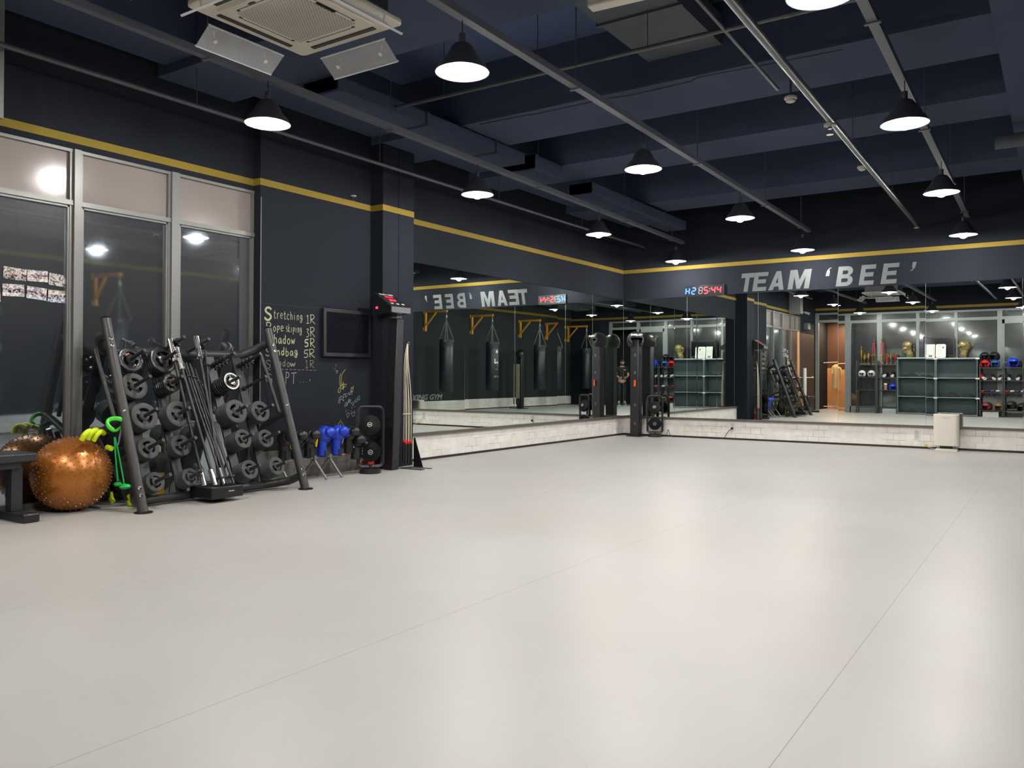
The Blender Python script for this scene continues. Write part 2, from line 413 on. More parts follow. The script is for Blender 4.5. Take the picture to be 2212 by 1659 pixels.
struct(MB().box(-.02, .008, -13.55, -11.95, .01, 2.4), 'door_leaf', mat('dark_brown_door', (.032, .022, .020), .5), d2)
struct(MB().cyl((.05, -12.0, 1.04), (.05, -13.3, 1.04), .014).cyl((.0, -13.3, 1.08), (.05, -13.3, 1.04), .012), 'push_bar', WHITE, d2)

# ---------------------------------------------------------------- rear (entrance) wall: glazed partition
def bar(x0, x1, z0, z1, p, nm='mullion', d=.07): struct(MB().box(x0, x1, YB - .07, YB + .02, z0, z1), nm, ALU2, p)
w4 = sempty('window_4')
struct(MB().box(-.0, 7.35, YB - .07, YB + .015, 3.055, 3.11), 'head_frame', ALU2, w4)
for (x0, x1) in ((.90, 1.045), (1.84, 1.99), (2.94, 3.02), (3.93, 4.01), (5.02, 5.14), (6.12, 6.22), (7.25, 7.35)): bar(x0, x1, 0, 3.06, w4)
bar(0, .1, 0, 3.06, w4)
for (x0, x1) in ((.1, .9), (.9, 1.84), (1.99, 2.94), (3.02, 3.93), (4.01, 5.02), (5.14, 6.12), (6.22, 7.25)):
    struct(MB().box(x0, x1, YB - .06, YB + .015, 2.80, 2.885), 'transom', ALU2, w4)
    struct(MB().box(x0, x1, YB - .045, YB - .04, 2.885, 3.06), 'glass_pane', GLASS_B, w4)
for (x0, x1) in ((1.99, 2.94), (3.02, 3.93), (4.01, 5.02)):
    struct(MB().box(x0, x1, YB - .045, YB - .04, .1, 2.8), 'glass_pane', GLASS_B, w4)
    struct(MB().box(x0, x1, YB - .06, YB + .015, 0, .1), 'sill', ALU2, w4)
d3 = sempty('door_3')
struct(MB().box(1.045, 1.84, YB - .05, YB + .01, 0, .2).box(1.045, 1.075, YB - .05, YB + .01, 0, 2.8), 'door_rail', ALU2, d3)
struct(MB().box(1.075, 1.84, YB - .045, YB - .035, .2, 2.8), 'glass_pane', GLASS_B, d3)
d4 = sempty('door_4')
struct(MB().box(5.14, 5.2, YB - .05, YB + .01, 0, 2.8).box(6.06, 6.12, YB - .05, YB + .01, 0, 2.8).box(5.14, 6.12, YB - .05, YB + .01, 0, .12).box(5.14, 6.12, YB - .05, YB + .01, 2.68, 2.8), 'door_rail', ALU2, d4)
struct(MB().box(5.2, 6.06, YB - .045, YB - .035, .12, 2.68), 'glass_pane', GLASS_B, d4)
# open glass door by the photographer
d5 = sempty('door_5')
struct(MB().box(6.24, 6.29, YB - .95, YB - .07, 0, .1).box(6.24, 6.29, YB - .95, YB - .07, 2.65, 2.78).box(6.24, 6.29, YB - .95, YB - .89, 0, 2.78).box(6.24, 6.29, YB - .13, YB - .07, 0, 2.78), 'door_rail', ALU2, d5)
struct(MB().cyl((6.34, YB - .8, 1.25), (6.34, YB - .8, 2.4), .018).cyl((6.29, YB - .8, 1.4), (6.34, YB - .8, 1.4), .012).cyl((6.29, YB - .8, 2.25), (6.34, YB - .8, 2.25), .012), 'door_handle', ALU2, d5)
# lobby behind that doorway and the changing corridor behind door opening 1
lb = sempty('wall_lobby')
LOB = mat('lobby_paint', (.020, .021, .026), .8)
struct(MB().box(4.2, 8.2, YB - 2.1, YB - 2.0, 0, ZC), 'plaster', LOB, lb)
struct(MB().box(8.1, 8.2, YB - 2, YB - .15, 0, ZC).box(4.2, 4.3, YB - 2, YB - .15, 0, ZC), 'plaster', LOB, lb)
struct(MB().box(1.5, 8.3, YB - 2.1, YB - .02, -.12, 0), 'floor_lobby', FLOOR)
co = sempty('wall_corridor')
struct(MB().box(-.3, 1.6, YB - 1.7, YB - 1.6, 1.36, ZC), 'plaster', BROWN, co)
struct(MB().box(-.3, 1.6, YB - 1.7, YB - 1.58, 0, 1.36), 'wainscot', WOOD, co)
struct(MB().box(1.5, 1.6, YB - 1.6, YB - .15, 0, ZC), 'plaster', BROWN, co)
struct(MB().box(-.3, 1.5, YB - 1.7, YB - .02, -.12, 0), 'floor_corridor', FLOOR)

# ---------------------------------------------------------------- mirrors
def mirror_panel(side, a0, a1, dx, dy, label):
    """panel 2.115 m tall, hung a touch out of true (dx, dy are small tilts in radians)"""
    ctr = (a0 + a1) / 2; w = (a1 - a0) / 2 - .0012; h = 1.0575
    t = thing('mirror_panel', label, 'mirror', group='wall mirrors')
    g = MB().box(-w, w, -.004, 0, -h, h)
    part(g, 'mirror_glass', MIRROR, t, smooth=False)
    e = MB().box(w - .0006, w + .0012, -.0045, .0006, -h, h)
    part(e, 'polished_edge', mat('mirror_edge', (.55, .6, .58), .3), t, smooth=False)
    # local +y is the outward normal
    if side == 'L': n = Vector((1, -dx, dy)).normalized(); t.location = (.004, ctr, .345 + h)
    else: n = Vector((dx, -1, dy)).normalized(); t.location = (ctr, -.004, .345 + h)
    yv = n; xv = Vector((0, 0, 1)).cross(yv) * -1; xv = Vector((yv.y, -yv.x, 0)).normalized(); zv = xv.cross(yv)
    t.rotation_euler = Matrix((xv, yv, zv)).transposed().to_euler()
    return t
F2 = 2 * 1760.5
for a0, a1, dx, dy, lb_ in ((-6.02, -4.81, 22, 0, 'tall frameless mirror panel beside the black pilaster'),
        (-4.81, -3.59, 22, 1, 'second tall mirror panel from the pilaster, over the white block dado'),
        (-3.59, -2.37, 34, 0, 'middle mirror panel of the five between pilaster and corner'),
        (-2.37, -1.19, 0, 0, 'mirror panel one away from the room corner, on the pilaster wall'),
        (-1.19, -.003, 0, 0, 'mirror panel touching the room corner on the pilaster wall')):
    mirror_panel('L', a0, a1, dx / F2, dy / F2, lb_)
for a0, a1, dx, dy, lb_ in ((.003, 1.23, 0, 0, 'corner mirror panel behind the padded post, on the lettered wall'),
        (1.23, 2.477, -10, 0, 'tall mirror panel directly below the digital clock'),
        (2.477, 3.736, -10, -2, 'tall mirror panel below the word TEAM'),
        (3.736, 4.977, -10, 4, 'tall mirror panel below the word BEE'),
        (4.977, 6.205, -14, 7, 'tall mirror panel behind the white air purifier'),
        (6.205, 7.44, -10, 3, 'mirror panel next after the one behind the air purifier'),
        (7.44, 8.68, -8, 0, 'last mirror panel of the lettered wall, far from the corner')):
    mirror_panel('B', a0, a1, dx / F2, dy / F2, lb_)

# ================================================================ LAMPS
LSH = mat('black_lamp_shade', (.018, .020, .028), .5)
LIN = mat('white_shade_inside', (.85, .85, .84), .5)
EM = mat('lamp_glow', (1, 1, 1), .5, emit=(1., .955, .90), es=LAMP_POWER)
def pendant(loc, label):
    t = thing('pendant_lamp', label, 'lamp', loc, group='pendant lamps in three rows')
    sh = MB().lathe([(.176, 0), (.150, .045), (.112, .085), (.085, .14), (.06, .175), (.03, .19), (.026, .19), (.055, .17), (.08, .135), (.107, .08), (.146, .04), (.172, 0)], 32, close=True)
    part(sh, 'lamp_shade', LSH, t)
    part(MB().ball((0, 0, .022), (.060, .060, .066), 20, 12), 'glowing_bulb', EM, t)
    part(MB().lathe([(.171, .002), (.145, .040), (.106, .080), (.078, .135), (.054, .168)], 32), 'inner_reflector', LIN, t)
    part(MB().cyl((0, 0, .185), (0, 0, .25), .022), 'lamp_cap', LSH, t)
    part(MB().cyl((0, 0, .24), (0, 0, .335), .004, n=6), 'cord', BLACKP, t)
    return t
ROWN = ('row by the windows', 'middle row', 'row farthest from the windows')
ROW = ('', 'second', 'third', 'fourth', 'fifth')
XS = ((1.27, 1.40, 1.46, 1.56, 1.65), (3.37, 3.39, 3.40, 3.47, 3.53), (5.55, 5.61, 5.66, 5.643, 5.72)); YS = ((-.6, -3.61, -6.49, -9.36, -12.2), (-.69, -3.68, -6.5, -9.38, -12.25), (-.887, -3.89, -6.66, -9.21, -12.2))
first = None
for i in range(3):
    for j in range(5):
        lab = 'lit bell pendant lamp in the ' + ROWN[i] + ', ' + ('nearest the lettered wall' if j == 0 else ROW[j] + ' from the lettered wall')
        loc = (XS[i][j], YS[i][j], 3.0)
        if first is None: first = pendant(loc, lab)
        else: dup(first, loc, label=lab)
# conduit trays that carry the lamps
TR = mat('grey_tray', (.085, .092, .115), .5)
for i, lb_ in enumerate(('long grey lamp track above the row of lamps by the windows', 'long grey lamp track above the middle row of lamps', 'long grey lamp track above the lamps farthest from the windows')):
    x0, x1 = XS[i][0], XS[i][4]
    t = thing('lamp_track', lb_, 'track')
    m_ = MB(); m_.add([(x1 - .032, -13.0, 3.335), (x1 + .032, -13.0, 3.335), (x0 + .032, -.3, 3.335), (x0 - .032, -.3, 3.335), (x1 - .032, -13.0, 3.385), (x1 + .032, -13.0, 3.385), (x0 + .032, -.3, 3.385), (x0 - .032, -.3, 3.385)],
        [(0, 1, 2, 3), (7, 6, 5, 4), (0, 4, 5, 1), (1, 5, 6, 2), (2, 6, 7, 3), (3, 7, 4, 0)])
    part(m_, 'tray', TR, t, smooth=False)
    for y in (-11.9, -9.9, -7.9, -5.2, -2.7, -.8):
        xx = x0 + (x1 - x0) * (-.3 - y) / 12.7
        part(MB().cyl((xx, y, 3.385), (xx, y, 4.3), .005, n=6).box(xx - .05, xx + .05, y - .015, y + .015, 3.325, 3.335), 'hanger', TR, t)

# ================================================================ LEFT SIDE OF THE ROOM
# ---- plate rack
RX = lambda z: .832 - (.832 - .282) * z / 1.507          # x of the slanted posts at height z
rack = thing('plate_rack', 'charcoal steel rack with slanted posts, loaded with weight plates and bars', 'weight rack')
for y0, y1 in ((-9.914, -9.914), (-8.302, -8.302)):
    p = part(MB().cyl((RX(.012), y0, .0), (RX(1.5), y1, 1.5), .040, n=20), 'post', STEEL, rack)
    part(MB().ball((RX(1.505), y0, 1.505), (.041, .041, .026), 16, 8), 'post_cap', mat('shiny_black', (.01, .01, .01), .12), p)
    part(MB().cyl((RX(0), y0, 0), (RX(0), y0, .008), .068, n=24), 'floor_flange', BLACKM, p)
    for z in (1.345, 1.29, .19, .135):
        b = part(MB().lathe([(0, .012), (.012, .010), (.017, .003), (.017, 0)], 14, M=Matrix.Translation((RX(z) + .036, y0 - .012, z)) @ Matrix.Rotation(R(75), 4, 'Y')), 'bolt', CHROME, p)
    b = part(xf(text_mb('2', .06, .0006, .002), onX(RX(.78) + .0405, y0 - .012, .74) @ Matrix.Rotation(R(0), 4, 'X')), 'white_mark', WHITE, p)
# top and bottom beams with curved ends
def curve_pts(P, k=6):
    out = []
    for i in range(len(P) - 1):
        p0 = Vector(P[max(i - 1, 0)]); p1 = Vector(P[i]); p2 = Vector(P[i + 1]); p3 = Vector(P[min(i + 2, len(P) - 1)])
        for j in range(k):
            t = j / k; out.append(.5 * ((2 * p1) + (p2 - p0) * t + (2 * p0 - 5 * p1 + 4 * p2 - p3) * t * t + (3 * p1 - p0 - 3 * p2 + p3) * t ** 3))
    out.append(Vector(P[-1])); return out
part(MB().tube(curve_pts([(RX(1.37) - .03, -9.90, 1.38), (.17, -9.90, 1.345), (.105, -9.80, 1.26), (.10, -9.7, 1.245)]) + curve_pts([(.10, -8.55, 1.245), (.11, -8.44, 1.262), (.19, -8.34, 1.32), (RX(1.37) - .03, -8.31, 1.365)]), .040, 12), 'top_beam', STEEL, rack)
part(MB().tube(curve_pts([(RX(.12) - .03, -9.90, .12), (.66, -9.88, .075), (.575, -9.78, .052), (.57, -9.7, .05)]) + curve_pts([(.57, -8.5, .05), (.575, -8.42, .052), (.66, -8.33, .075), (RX(.12) - .03, -8.31, .12)]), .036, 12), 'bottom_beam', STEEL, rack)
DIR = Vector((math.cos(R(20)), 0, math.sin(R(20))))
for y in (-9.70, -9.41, -8.84, -8.55):
    d = Vector((.57, y, .05)) - Vector((.105, y, 1.24)); mid = (Vector((.57, y, .05)) + Vector((.105, y, 1.24))) / 2
    M = Matrix.Translation(mid) @ Matrix.Rotation(math.atan2(d.x, d.z), 4, 'Y')
    part(MB().box(-.02, .0, -.045, .045, -d.length / 2, d.length / 2, M), 'upright_plate', STEEL, rack, bevel=.003)
for y in (-9.93, -8.285):    # rear legs and side arms
    part(MB().tube([(RX(1.2) - .02, y * 1.0, 1.24), (.33, y, .70)] if False else [(.16, y, 1.26), (.40, y + .03, .70)], .018, 10), 'inner_strut', STEEL, rack)
    part(MB().tube(curve_pts([(RX(.71), y, .715), (.42, y, .66), (.20, y, .55), (.11, y, .38), (.09, y, .02)]), .030, 10), 'side_arm', STEEL, rack)
TIPS = {}
def peg(name, x, y, z):
    tip = Vector((x, y, z)); TIPS[name] = tip
    m_ = MB().cyl(tip - DIR * .345, tip, .0145, n=14).cyl(tip - DIR * .345, tip - DIR * .30, .022, n=14)
    part(m_, 'peg', STEEL, rack)
ROWS = ((.49, 1.256), (.57, 1.045), (.667, .785), (.755, .541), (.852, .275))
for col, y in (('A', -9.702), ('B', -9.410), ('C', -8.838), ('D', -8.550)):
    for r_, (x, z) in enumerate(ROWS):
        peg(col + str(r_ + 1), x, y, z)
peg('B0', .441, -9.311, 1.382); peg('E0', .43, -9.06, 1.375)
# collars / clips on the bare pegs
CL = mat('clip_black', (.015, .015, .017), .25)
for k, a, b in (('B0', .20, .09), ('E0', .18, .08), ('C1', .30, .12), ('D1', .30, .12)):
    for q in range(4):
        c0 = TIPS[k] - DIR * (a - (a - b) * q / 3.5)
        t = thing('barbell_clip', {'B0': 'black spring clip on the raised peg left of the bars', 'E0': 'black spring clip on the raised peg behind the chrome bar sleeve', 'C1': 'black spring clip on the high bare peg above the silver faced plates', 'D1': 'black spring clip on the high bare peg beside the right hand post'}[k], 'clip', c0, rot=Vector((0, 0, 1)).rotation_difference(DIR).to_euler(), group='clips on the raised pegs' if k in 'B0E0' else 'clips on the bare pegs')
        part(MB().lathe([(.016, -.012), (.027, -.012), (.029, 0), (.027, .012), (.016, .012)], 16, close=True), 'ring', CL, t)
        part(MB().box(.022, .05, -.005, .005, -.01, .0).box(.04, .055, -.005, .005, -.012, .02), 'lever', CL, t)
# weight plates
def plate_mb(r, kind):
    """flat disc with three slots round the hub (kidney shapes); axis z, front at z=0, body behind"""
    th = .020 if kind == 'grey' else .026
    n = 48 if kind == 'grey' else 48
    def rr(t):
        if kind == 'grey': return r
        k = 10; a = (t % (2 * PI / k)) - PI / k; return r * math.cos(PI / k) / math.cos(a) * 1.0
    rad = [(.016, 0), (.2 * r + .012, .0), (.30 * r, 1), (.62 * r, 1), (.70 * r, 0), (.93 * r, 0), (r, 2)]
    V = []; F = []
    rs = [.016, .034, .36 * r, .60 * r, .66 * r, .95 * r, r]
    nseg = 48
    front = []; back = []
    for i, q in enumerate(rs):
        for k in range(nseg):
            t = 2 * PI * k / nseg; s_ = q * (rr(t) / r if i >= 4 else 1)
            z = 0.0
            if i in (2, 3): z = -.003
            if i == 0: z = .004
            if i == 1: z = .004
            if i == 6: z = -.004
            V.append((s_ * math.cos(t), s_ * math.sin(t), z))
    for i, q in enumerate(rs):
        for k in range(nseg):
            t = 2 * PI * k / nseg; s_ = q * (rr(t) / r if i >= 4 else 1)
            V.append((s_ * math.cos(t), s_ * math.sin(t), -th + (.004 if i == 6 else 0)))
    m = len(rs); N_ = nseg
    def hole(k):    # slot arcs in ring 2-3
        a = k % 16; return a < 11 if kind == 'grey' else a < 12
    for i in range(m - 1):
        for k in range(N_):
            k2 = (k + 1) % N_
            if i == 2 and hole(k): continue
            F.append((i * N_ + k, i * N_ + k2, (i + 1) * N_ + k2, (i + 1) * N_ + k))
            o = m * N_; F.append((o + i * N_ + k, o + (i + 1) * N_ + k, o + (i + 1) * N_ + k2, o + i * N_ + k2))
    o = m * N_
    for k in range(N_):
        k2 = (k + 1) % N_
        F.append(((m - 1) * N_ + k, (m - 1) * N_ + k2, o + (m - 1) * N_ + k2, o + (m - 1) * N_ + k))
        F.append((k, o + k, o + k2, k2))
        if hole(k):
            F.append((2 * N_ + k, 2 * N_ + k2, o + 2 * N_ + k2, o + 2 * N_ + k)); F.append((3 * N_ + k, o + 3 * N_ + k, o + 3 * N_ + k2, 3 * N_ + k2))
            if not hole((k - 1) % N_): F.append((2 * N_ + k, o + 2 * N_ + k, o + 3 * N_ + k, 3 * N_ + k))
            if not hole(k2): F.append((2 * N_ + k2, 3 * N_ + k2, o + 3 * N_ + k2, o + 2 * N_ + k2))
    return MB().add(V, F)
PM = {}
def plate(peg_, off, r, kind, label, group):
    key = (round(r, 3), kind)
    c0 = TIPS[peg_] - DIR * off
    rot = (Vector((0, 0, 1)).rotation_difference(DIR).to_matrix() @ Matrix.Rotation(random.uniform(0, 6.28), 3, 'Z')).to_euler()
    if key not in PM:
        t = thing('weight_plate', label, 'weight plate', c0, rot=rot, group=group)
        part(plate_mb(r, 'grey' if kind == 'grey' else 'poly'), 'plate_body', {'grey': RUB, 'black': RUBB, 'silver': RUBB}[kind], t)
        part(MB().lathe([(.0155, -.018), (.031, -.018), (.031, .006), (.0155, .006)], 24, close=True), 'hub', {'grey': RUB, 'black': RUBB, 'silver': CHROME}[kind], t)
        if kind != 'grey':
            part(MB().box(-.018, .018, r * .40, r * .50, -.003, .0012), 'badge', mat('copper_badge', (.35, .13, .07), .4), t)
            if kind == 'silver':
                part(MB().lathe([(r * .80, .001), (r * .93, .001), (r * .93, .003), (r * .80, .003)], 40, close=True), 'silver_ring', mat('silver_paint', (.42, .42, .42), .3, .5), t)
        PM[key] = t; return t
    return dup(PM[key], c0, label=label, group=group, rot=rot)
RN = {'1': 'top', '2': 'second', '3': 'middle', '4': 'fourth', '5': 'bottom'}
CN = {'A': 'outer left', 'B': 'inner left', 'C': 'inner right', 'D': 'outer right'}
for k, off, r, kind, n in (('A1', .21, .110, 'black', 2), ('A2', .23, .112, 'grey', 3), ('A3', .18, .113, 'grey', 6), ('A4', .21, .092, 'grey', 5), ('A5', .21, .081, 'grey', 5),
        ('B1', .20, .124, 'black', 4), ('B2', .16, .083, 'black', 6), ('B3', .155, .113, 'grey', 6), ('B4', .21, .092, 'grey', 4), ('B5', .175, .076, 'grey', 6),
        ('C2', .125, .084, 'silver', 7), ('C3', .15, .110, 'grey', 8), ('C4', .14, .088, 'grey', 8), ('C5', .145, .087, 'grey', 7),
        ('D3', .18, .102, 'grey', 4), ('D4', .19, .085, 'grey', 5), ('D5', .13, .085, 'grey', 7)):
    th = .021 if kind == 'grey' else .027
    cn = {'grey': 'grey round', 'black': 'black ten-sided', 'silver': 'silver faced'}[kind]
    where = f'{RN[k[1]]} peg of the {CN[k[0]]} column'
    for q in range(n):
        o_ = off + q * th
        if o_ > .345: break
        if q == 0: plate(k, o_, r, kind, f'front {cn} weight plate on the {where}', f'plates on the {where}')
        else: plate(k, o_, r, 'black' if kind == 'silver' else kind, f'weight plate stacked behind the front one on the {where}', f'plates on the {where}')
# bars standing in the tray
tray = part(MB().box(.60, .90, -9.36, -9.05, .035, .13), 'bar_tray', BLACKM, rack, bevel=.006)
part(xf(text_mb('MELKIN', .016, .0004), onX(.9006, -9.17, .085)), 'tray_lettering', WHITE, rack)
def barbell(a, b, label, sleeve=True, r=.0135):
    a = Vector(a); b = Vector(b); d = (a - b).normalized()
    t = thing('barbell', label, 'barbell', b, rot=Vector((0, 0, 1)).rotation_difference(d).to_euler(), group='bars standing in the rack tray'); L = (a - b).length
    part(MB().cyl((0, 0, 0), (0, 0, L), r, n=12), 'shaft', BLACKM, t)
    if sleeve:
        part(MB().cyl((0, 0, L - .19), (0, 0, L), .024, n=18).cyl((0, 0, L - .20), (0, 0, L - .185), .029, n=18), 'top_sleeve', CHROME, t)
        part(MB().cyl((0, 0, .0), (0, 0, .14), .024, n=18), 'bottom_sleeve', CHROME, t)
    else:
        part(MB().cyl((0, 0, L - .14), (0, 0, L - .132), .026, n=14).cyl((0, 0, .06), (0, 0, .068), .026, n=14), 'collar', BLACKM, t)
barbell((.330, -9.375, 1.36), (.75, -9.325, .135), 'chrome-ended bar leaning furthest left in the tray')
barbell((.372, -9.345, 1.29), (.80, -9.255, .135), 'second chrome-ended bar in the tray, just right of the first')
barbell((.303, -9.10, 1.396), (.79, -9.17, .135), 'tall chrome-ended bar rising highest above the rack beam')
for i, (yt, yb, zt, lb_) in enumerate(((-9.275, -9.20, 1.165, 'thin black bar directly beside the chrome-ended pair'), (-9.245, -9.15, 1.16, 'second thin black bar in the tray bundle'), (-9.215, -9.12, 1.155, 'third thin black bar in the tray bundle'),
        (-9.185, -9.10, 1.12, 'fourth thin black bar in the tray bundle'), (-9.16, -9.08, 1.11, 'last thin black bar of the tray bundle, leaning most'), (-9.05, -9.22, 1.27, 'thin black bar crossing behind the tall chrome-ended bar'))):
    barbell((.375 - .01 * (i % 2), yt, zt), (.835 - .02 * (i % 3), yb, .135), lb_, False, .009)

# ---- exercise balls
BALLM, nt_, N_, L_, b_ = nodes('copper_vinyl')
b_.inputs['Base Color'].default_value = (.40, .145, .026, 1); b_.inputs['Roughness'].default_value = .32; b_.inputs['Metallic'].default_value = .5; b_.inputs['Coat Weight'].default_value = .25; b_.inputs['Coat Roughness'].default_value = .2
mb = MB().ball((0, 0, 0), .284, 64, 40)
tb = thing('exercise_ball', 'large copper coloured exercise ball with spiky nubs, against the window', 'exercise ball', (.262, -10.165, .284))
part(mb, 'ball_skin', BALLM, tb)
nb = MB()
for i in range(620):
    ph = math.acos(1 - 2 * (i + .5) / 620); th = PI * (1 + 5 ** .5) * i
    n_ = Vector((math.sin(ph) * math.cos(th), math.sin(ph) * math.sin(th), math.cos(ph)))
    nb.cyl(n_ * .282, n_ * .2925, .0062, .0030, n=7)
o = part(nb, 'nubs', BALLM, tb); o['kind'] = 'stuff'

# ---- flat bench at the frame edge
PADM = mat('bench_vinyl', (.022, .022, .026), .38, bump=(200, .1))
BM = mat('bench_tube', (.030, .032, .036), .4, .2)
be = thing('weight_bench', 'black padded flat bench end with square steel leg beside the ball', 'bench', (.32, -10.61, 0))
part(MB().box(-.22, .125, -1.35, .105, .42, .485), 'seat_pad', PADM, be, bevel=.012)
part(MB().box(-.11, .085, -1.3, .01, .375, .42), 'pad_frame', BM, be, bevel=.003)
part(MB().box(-.045, .045, -.04, .04, .06, .38), 'upright', BM, be, bevel=.004)
part(MB().box(-.30, .20, -.055, .055, .0, .06), 'foot_bar', BM, be, bevel=.004)
part(MB().box(.19, .262, -.058, .058, .0, .066), 'foot_cap', BLACKP, be, bevel=.012)
part(MB().box(-.045, .045, -1.25, -1.17, .06, .38).box(-.30, .26, -1.265, -1.155, 0, .06), 'rear_leg', BM, be, bevel=.004)
# ---- folded dip stand with neon ends, green bands
NEON = mat('neon_yellow_foam', (.62, .78, .01), .4)
GRN = mat('green_rubber', (.06, .62, .04), .35)
GRN2 = mat('jade_rubber', (.01, .50, .09), .35)
ds = thing('folded_exercise_frame', 'black tubed folded exercise frame with neon yellow end caps behind the ball', 'exercise frame')
for a, b in (((.33, -10.02, .60), (.42, -9.80, .05)), ((.24, -10.0, .58), (.22, -9.83, .05)), ((.28, -10.1, .52), (.30, -9.95, .40))):
    part(MB().cyl(a, b, .021, n=12), 'tube', BLACKM, ds)
part(MB().tube(curve_pts([(.42, -9.80, .09), (.425, -9.79, .045), (.46, -9.79, .022), (.43, -9.785, .012)]), .022, 10), 'foot_cap', NEON, ds)
part(MB().tube(curve_pts([(.22, -9.83, .10), (.23, -9.825, .045), (.25, -9.82, .022)]), .022, 10), 'foot_cap', NEON, ds)
for i, (y_, z_) in enumerate(((-10.17, .62), (-10.125, .625), (-10.08, .61))):
    part(MB().tube(curve_pts([(.50, y_ - .045, z_ - .06), (.52, y_ - .03, z_ - .015), (.51, y_ + .01, z_ + .005), (.47, y_ + .05, z_ - .01)]), .021, 10), 'elbow_cap', NEON, ds)
part(MB().cyl((.42, -10.02, .625), (.46, -9.90, .65), .020, n=12), 'cross_tube', BLACKM, ds)
part(MB().cyl((.47, -10.0, .49), (.52, -9.99, .48), .020, n=12), 'side_cap', NEON, ds)
t = solo(MB().tube([(.56 + .02 * math.sin(a_ * 2), -9.985 + .062 * math.cos(a_), .66 + .048 * math.sin(a_) + .01 * a_ / 6) for a_ in [i * PI / 14 for i in range(48)]], .0125, 10), 'resistance_band', GRN, 'bright green rubber tube coiled over the side arm of the rack', 'resistance band')
jr = thing('resistance_rope', 'green stretch rope with foot pads hanging from the rack arm', 'resistance rope')
part(MB().tube(curve_pts([(.53, -9.975, .57), (.535, -9.965, .40), (.54, -9.95, .225)]), .006, 8).tube(curve_pts([(.53, -9.97, .57), (.545, -9.94, .40), (.55, -9.905, .20)]), .006, 8), 'strand', GRN2, jr)
part(MB().ball((.555, -9.90, .178), (.04, .045, .022), 16, 8).ball((.53, -9.945, .20), (.03, .03, .018), 14, 8), 'foot_pad', GRN2, jr)
# dark netted ball bag behind the plates, with a yellow panel
bg = thing('mesh_kit_bag', 'black mesh kit bag with a yellow panel slumped behind the lower plates', 'bag', (.16, -9.5, 0))
part(MB().ball((0, 0, .21), (.10, .30, .21), 20, 12, fn=lambda p: Vector((p.x, p.y, max(p.z, -.99)))), 'bag_body', mat('mesh_cloth', (.02, .02, .02), .8, noise=(60, .9)), bg)
part(MB().box(.10, .115, -.02, .12, .03, .22), 'yellow_panel', mat('mustard', (.42, .27, .01), .5), bg)

# ---- photo prints stuck on the window
def mk_photo(name, top, mid, low, seed):
    m, nt, N, L, b = nodes(name); tc = N.new('ShaderNodeTexCoord'); sp = N.new('ShaderNodeSeparateXYZ'); L.new(tc.outputs['Generated'], sp.inputs[0])
    cr = N.new('ShaderNodeValToRGB'); cr.color_ramp.interpolation = 'CONSTANT'
    e = cr.color_ramp.elements; e[0].color = (*low, 1); e[1].color = (*mid, 1); e[1].position = .28; q = e.new(.62); q.color = (*top, 1)
    L.new(sp.outputs[2], cr.inputs[0])
    mp = N.new('ShaderNodeMapping'); mp.inputs['Scale'].default_value = (60, 60, 60); mp.inputs['Location'].default_value = (seed * 3.1, seed, 0); L.new(tc.outputs['Object'], mp.inputs[0])
    n = N.new('ShaderNodeTexVoronoi'); n.inputs['Scale'].default_value = 1.3; L.new(mp.outputs[0], n.inputs['Vector'])
    rp = N.new('ShaderNodeValToRGB'); rp.color_ramp.elements[0].position = .35; rp.color_ramp.elements[1].position = .6; rp.color_ramp.elements[0].color = (.02, .02, .03, 1); rp.color_ramp.elements[1].color = (.75, .7, .68, 1)
    L.new(n.outputs['Color'], rp.inputs[0])
    mx = N.new('ShaderNodeMix'); mx.data_type = 'RGBA'; mx.inputs[0].default_value = .55; L.new(cr.outputs[0], mx.inputs[6]); L.new(rp.outputs[0], mx.inputs[7]); L.new(mx.outputs[2], b.inputs['Base Color'])
    b.inputs['Roughness'].default_value = .2; return m
PH = (((-10.545, -10.378, 1.783, 1.875), (.35, .33, .28), (.16, .05, .07), (.05, .05, .04), 'group photo with a dark red banner, first full print of the upper row'),
      ((-10.372, -10.217, 1.785, 1.873), (.45, .45, .5), (.25, .12, .12), (.6, .6, .6), 'group photo of seated people, middle of the upper row on the window'),
      ((-10.208, -10.06, 1.765, 1.86), (.12, .12, .12), (.25, .22, .2), (.15, .15, .15), 'floor exercise photo at the end of the upper row beside the mullion'),
      ((-10.55, -10.392, 1.655, 1.748), (.5, .45, .45), (.05, .03, .05), (.7, .7, .7), 'indoor stage photo, first full print of the lower row on the window'),
      ((-10.375, -10.214, 1.645, 1.74), (.5, .5, .55), (.18, .08, .12), (.4, .55, .65), 'group photo on blue mats, middle of the lower row on the window'),
      ((-10.225, -10.055, 1.632, 1.73), (.55, .5, .4), (.06, .06, .12), (.35, .42, .62), 'group photo on a pale blue floor, end of the lower row beside the mullion'),
      ((-10.72, -10.60, 1.755, 1.84), (.3, .4, .5), (.05, .06, .1), (.35, .33, .25), 'part hidden photo at the frame edge in the upper row'),
      ((-10.74, -10.565, 1.60, 1.71), (.35, .2, .2), (.5, .4, .4), (.55, .3, .15), 'boxing ring photo at the frame edge in the lower row'))
for i, ((y0, y1, z0, z1), c1, c2, c3, lb_) in enumerate(PH):
    m_ = MB().box(-.0008, .0008, -(y1 - y0) / 2, (y1 - y0) / 2, -(z1 - z0) / 2, (z1 - z0) / 2)
    solo(m_, 'photo_print', mk_photo('photo_%d' % i, c1, c2, c3, i + 1), lb_, 'photo', (-.022, (y0 + y1) / 2, (z0 + z1) / 2), group='photos taped to the window', rot=(R((3, -1, 5, -2, 4, 1, 0, -3)[i]) * -1, 0, 0))

